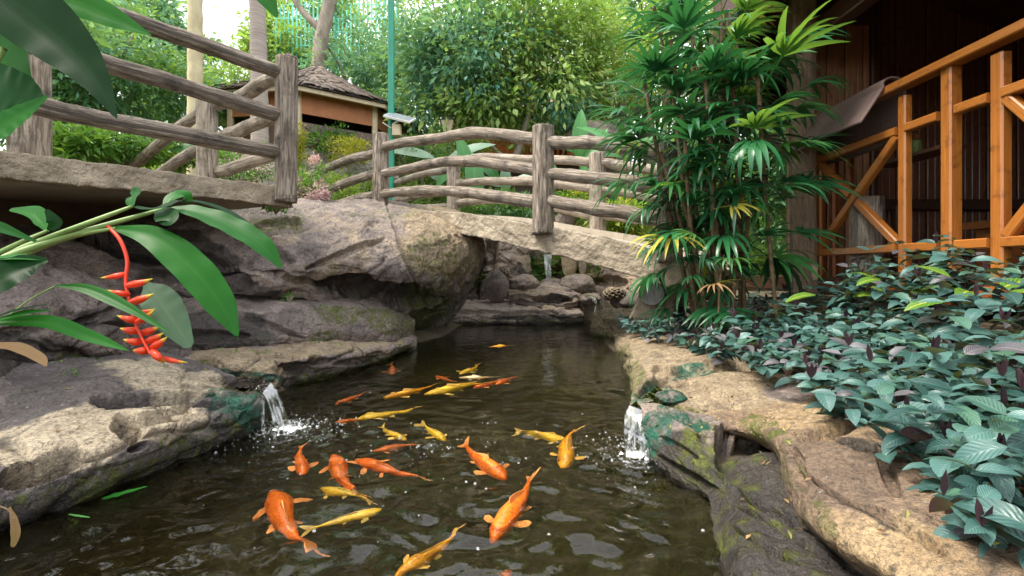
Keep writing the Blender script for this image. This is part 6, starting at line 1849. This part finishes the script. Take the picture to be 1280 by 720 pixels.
koi(640, 712, 600, 738, .22, 'dim', 'deep dark koi at the bottom edge right of the golden one', .4)
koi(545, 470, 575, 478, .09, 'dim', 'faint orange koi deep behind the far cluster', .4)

# ---------------------------------------------------------------- falling water, splashes, floating leaves
def strand_sheet(name, label, rows, seed, thick=.006, mt='fall', n=30, m_=18):
    """rows: (left point, right point) from the lip down; a rippled sheet of water with thickness"""
    A = lin([r[0] for r in rows], n); B = lin([r[1] for r in rows], n)
    nv = []
    for j, q in enumerate(np.linspace(0, 1, m_)):
        C = A * (1 - q) + B * q
        nv.append(C)
    V = np.stack(nv, 1)
    u = np.linspace(0, 1, m_)
    rip = fbm(np.stack([np.broadcast_to(u * 9, (n, m_)), np.broadcast_to(np.linspace(0, 1, n)[:, None] * 1.2, (n, m_)), np.full((n, m_), seed)], -1), 3)
    V[..., 1] -= rip * .022 * np.linspace(.2, 1, n)[:, None]
    V[..., 0] += rip * .012 * np.linspace(.2, 1, n)[:, None]
    fr, bk = V.copy(), V.copy(); bk[..., 1] += thick
    Fg = grid_faces(n, m_)
    VV = np.concatenate([fr.reshape(-1, 3), bk.reshape(-1, 3)])
    F = [tuple(f) for f in Fg] + [tuple(f[::-1] + n * m_) for f in Fg]
    o = obj(name, VV, F, M[mt], None, True, center=True)
    return tag(o, label, 'waterfall' if mt == 'fall' else 'stream')
strand_sheet('stream', 'thin greenish stream crossing the algae basin to the left spout', [(P(272, 472, 2.52), P(278, 484, 2.4)), (P(300, 471, 2.46), P(300, 484, 2.34)), (P(322, 473, 2.38), P(318, 488, 2.27)), (P(338, 479, 2.30), P(330, 492, 2.22))], 1, .01, 'stream')
strand_sheet('waterfall', 'white water pouring from the left rock spout into the pond', [(P(338, 478, 2.30), P(328, 491, 2.21)), (P(346, 488, 2.27), P(334, 501, 2.18)), (P(352, 503, 2.25), P(338, 516, 2.16)), (P(358, 520, 2.22), P(342, 529, 2.13)), (P(362, 534, 2.20), P(345, 540, 2.11))], 3)
strand_sheet('waterfall', 'thin drips of water left of the left spout', [(P(326, 500, 2.14), P(330, 500, 2.14)), (P(326, 520, 2.13), P(330, 520, 2.13)), (P(327, 541, 2.12), P(331, 541, 2.12))], 4, m_=6)
strand_sheet('stream', 'shallow film of water running over the green right spout lip', [(P(822, 482, 2.18), P(836, 494, 2.08)), (P(806, 494, 2.09), P(826, 507, 1.99)), (P(787, 508, 1.99), P(816, 519, 1.92))], 5, .004, 'stream')
strand_sheet('waterfall', 'short clear waterfall over the green right bank spout', [(P(787, 507, 1.98), P(817, 518, 1.90)), (P(783, 519, 1.95), P(815, 531, 1.86)), (P(781, 540, 1.92), P(812, 550, 1.83)), (P(781, 564, 1.90), P(811, 573, 1.81))], 6, m_=26)
strand_sheet('waterfall', 'tall thin twin waterfall threads under the arched bridge', [(P(680, 318, 7.1), P(690, 318, 7.1)), (P(681, 335, 7.05), P(689, 335, 7.05)), (P(683, 350, 7.0), P(689, 350, 7.0)), (P(682, 364, 6.95), P(690, 364, 6.95))], 7, m_=8)
strand_sheet('waterfall', 'left thread of the small double trickle at the far end', [(P(737, 370, 6.55), P(743, 370, 6.55)), (P(742, 380, 6.48), P(747, 380, 6.48)), (P(743, 396, 6.45), P(749, 396, 6.45))], 8, m_=8)
strand_sheet('waterfall', 'right thread of the small double trickle at the far end', [(P(750, 374, 6.5), P(755, 374, 6.5)), (P(750, 384, 6.48), P(755, 384, 6.48)), (P(750, 396, 6.45), P(756, 396, 6.45))], 9, m_=8)

def drops(name, label, cx, cy_, spread, n, rmin, rmax, hmax, seed, ex=(1, 1)):
    r = np.random.default_rng(seed)
    c0 = P(cx, cy_, EYE * FPX / (cy_ - HY))
    ico = bmesh.new(); bmesh.ops.create_icosphere(ico, subdivisions=2, radius=1)
    iv = np.array([v.co[:] for v in ico.verts]); fi = np.array([[v.index for v in f.verts] for f in ico.faces]); ico.free()
    d = np.abs(r.normal(size=n)) * spread
    a = r.uniform(0, 2 * math.pi, n)
    pos = np.stack([c0.x + d * np.cos(a) * ex[0], c0.y + d * np.sin(a) * ex[1], hmax * r.random(n) ** 3 * np.exp(-d / spread)], -1)
    rad = rmin + (rmax - rmin) * r.random(n) ** 3
    V = (pos[:, None, :] + iv[None] * rad[:, None, None] * np.array([1, 1, .8])).reshape(-1, 3)
    F = (fi[None] + (np.arange(n) * len(iv))[:, None, None]).reshape(-1, 3)
    tag(obj(name, V, F, M['drop'], None, True), label, 'splash', kind='stuff')
m = NT('water_bead')
m.set((.95, .97, .97), .05)
m.b.inputs['Transmission Weight'].default_value = .75
m.b.inputs['IOR'].default_value = 1.33
M['drop'] = m.m
drops('splash_drops', 'white droplets and bubbles below the left spout', 362, 537, .16, 700, .0015, .0055, .05, 1, (1.3, .9))
drops('splash_drops', 'white droplets and bubbles below the right spout', 790, 566, .13, 420, .0015, .0055, .07, 2, (1.2, .9))
drops('splash_drops', 'scattered bubbles drifting over the middle of the pond', 560, 560, .55, 190, .0018, .006, .004, 3, (1.0, .8))
drops('splash_drops', 'tiny bubbles at the foot of the far double trickle', 746, 397, .12, 60, .005, .014, .05, 4)
# foam sheets under the spouts
def foam(label, cx, cy_, rx, ry, seed, dens=.10):
    r = np.random.default_rng(seed)
    c0 = P(cx, cy_, EYE * FPX / (cy_ - HY))
    n = 45
    V, F = [], []
    for i in range(n):
        d = abs(r.normal()) * .5; a = r.uniform(0, 6.28)
        x, y = c0.x + rx * d * math.cos(a), c0.y + ry * d * math.sin(a)
        s = r.uniform(.003, .011) * (1.2 - min(d, 1)); k = 7; o_ = len(V)
        ph = r.uniform(0, 6.28)
        V.append((x, y, .010 + .012 * r.random() * max(0, 1 - d)))
        for j in range(k):
            b_ = ph + 6.283 * j / k; q = s * r.uniform(.6, 1.5)
            V.append((x + q * math.cos(b_) * 1.6, y + q * math.sin(b_), .003))
        F += [(o_, o_ + 1 + j, o_ + 1 + (j + 1) % k) for j in range(k)]
    tag(obj('foam', V, F, M['foam'], None, True), label, 'foam', kind='stuff')
foam('white foam boiling under the left spout', 364, 537, .14, .10, 1)
foam('white foam under the right spout', 797, 570, .10, .06, 2)
foam('small foam line at the far double trickle', 747, 397, .16, .06, 3)

lump('rock', 'small green mossy stone at the head of the right spout', 838, 497, 2.08, 20, 9, 91, (.4, .5, .1, .7), amp=.08)
# fallen leaves
def fallen(name, label, pts, widths, up, mt, cat='leaf'):
    t = thing(name, P(*pts[0]), label, cat)
    blade('leaf_blade', t, pts, widths, up, mt, .35, .08, 24)
def on_w(px, py): return (px, py, (EYE - .006) * FPX / (py - HY))
fallen('floating_leaf', 'green leaf floating on the water beside the left slab', [on_w(128, 624), on_w(150, 618), on_w(184, 608)], [2, 5, 4, 1], (0, -.2, 1), 'helic')
fallen('floating_leaf', 'thin yellow green leaf floating under the left slab edge', [on_w(86, 643), on_w(98, 645), on_w(112, 647)], [1, 2, 1], (0, 0, 1), 'palm_light')
fallen('dry_leaf', 'large dry brown leaf lying on the rock at the left edge', [(-20, 432, 1.9), (20, 434, 1.9), (50, 448, 1.88), (58, 458, 1.86)], [4, 7, 6, 1], (.1, -.6, .8), 'palm_dry')
fallen('dry_leaf', 'curled dry brown leaf hanging at the lower left edge', [(12, 634, 1.2), (18, 650, 1.2), (20, 668, 1.2), (16, 684, 1.2)], [1, 4, 5, 2], (.4, -.9, 0), 'palm_dry')
o = tube('dry_twig', lin([P(-20, 628, 1.2), P(8, 636, 1.2), P(18, 648, 1.2)], 8), .002, M['cane'], None, 5, 0, 0, center=True); tag(o, 'bent dry twig poking out above the dry leaf at the lower left', 'twig')

# leaf litter, grit and small weeds lying on the rocks
def on_rocks(boxes, n, seed, up_min=.55):
    r = np.random.default_rng(seed)
    P_, N_ = [], []
    for lab, D in ROCKS:
        nn = np.cross(np.gradient(D, axis=0), np.gradient(D, axis=1)); nn /= np.linalg.norm(nn, axis=-1)[..., None] + 1e-9
        nn *= np.where((nn * (np.array([0, 0, EYE]) - D)).sum(-1) < 0, -1, 1)[..., None]
        px, py = proj(D)
        ok = np.zeros(px.shape, bool)
        for (a, b_, c, d) in boxes: ok |= (px > a) & (px < c) & (py > b_) & (py < d)
        ok &= (nn[..., 2] > up_min) & (D[..., 2] > .03)
        P_.append(D[ok]); N_.append(nn[ok])
    P_, N_ = np.concatenate(P_), np.concatenate(N_)
    k = r.integers(0, len(P_), min(n, len(P_)))
    return P_[k], N_[k], r
p, nn, r = on_rocks([(0, 440, 260, 600), (240, 425, 510, 450), (250, 255, 590, 300), (820, 450, 1280, 700), (380, 375, 510, 420)], 190, 5)
p = p + nn * .004 + r.normal(size=p.shape) * .004
d = r.normal(size=p.shape); d -= nn * (d * nn).sum(1)[:, None]
V, F, uv, col = leaves_np(p, d + nn * .15, .022, 6, r.random(len(p)), .5, .45)
M['litter'] = leaf_mat('dry_litter', (.10, .05, .02), (.38, .24, .11), rough=.8, trans=.1, tint=True, hue=(.22, .24, .06))
tag(obj('leaf_litter', V, F, M['litter'], None, False, uv=uv, col=col), 'small dry leaves and bits scattered over the rocks', 'leaf litter', kind='stuff')
p, nn, r = on_rocks([(330, 415, 530, 432), (250, 255, 420, 275), (440, 255, 590, 268), (60, 440, 130, 470), (380, 380, 510, 410), (240, 420, 345, 445)], 900, 8, .3)
keep = fbm(p * 6 + 3, 2) > .02
p, nn = p[keep], nn[keep]
V, F, uv, col = leaves_np(p, nn + r.normal(size=p.shape) * .7, .022, 9, r.random(len(p)), .2, .5)
tag(obj('weeds', V, F, M['fern'], None, False, uv=uv, col=col), 'tiny green weeds rooted in the cracks of the left rocks', 'weeds', kind='stuff')
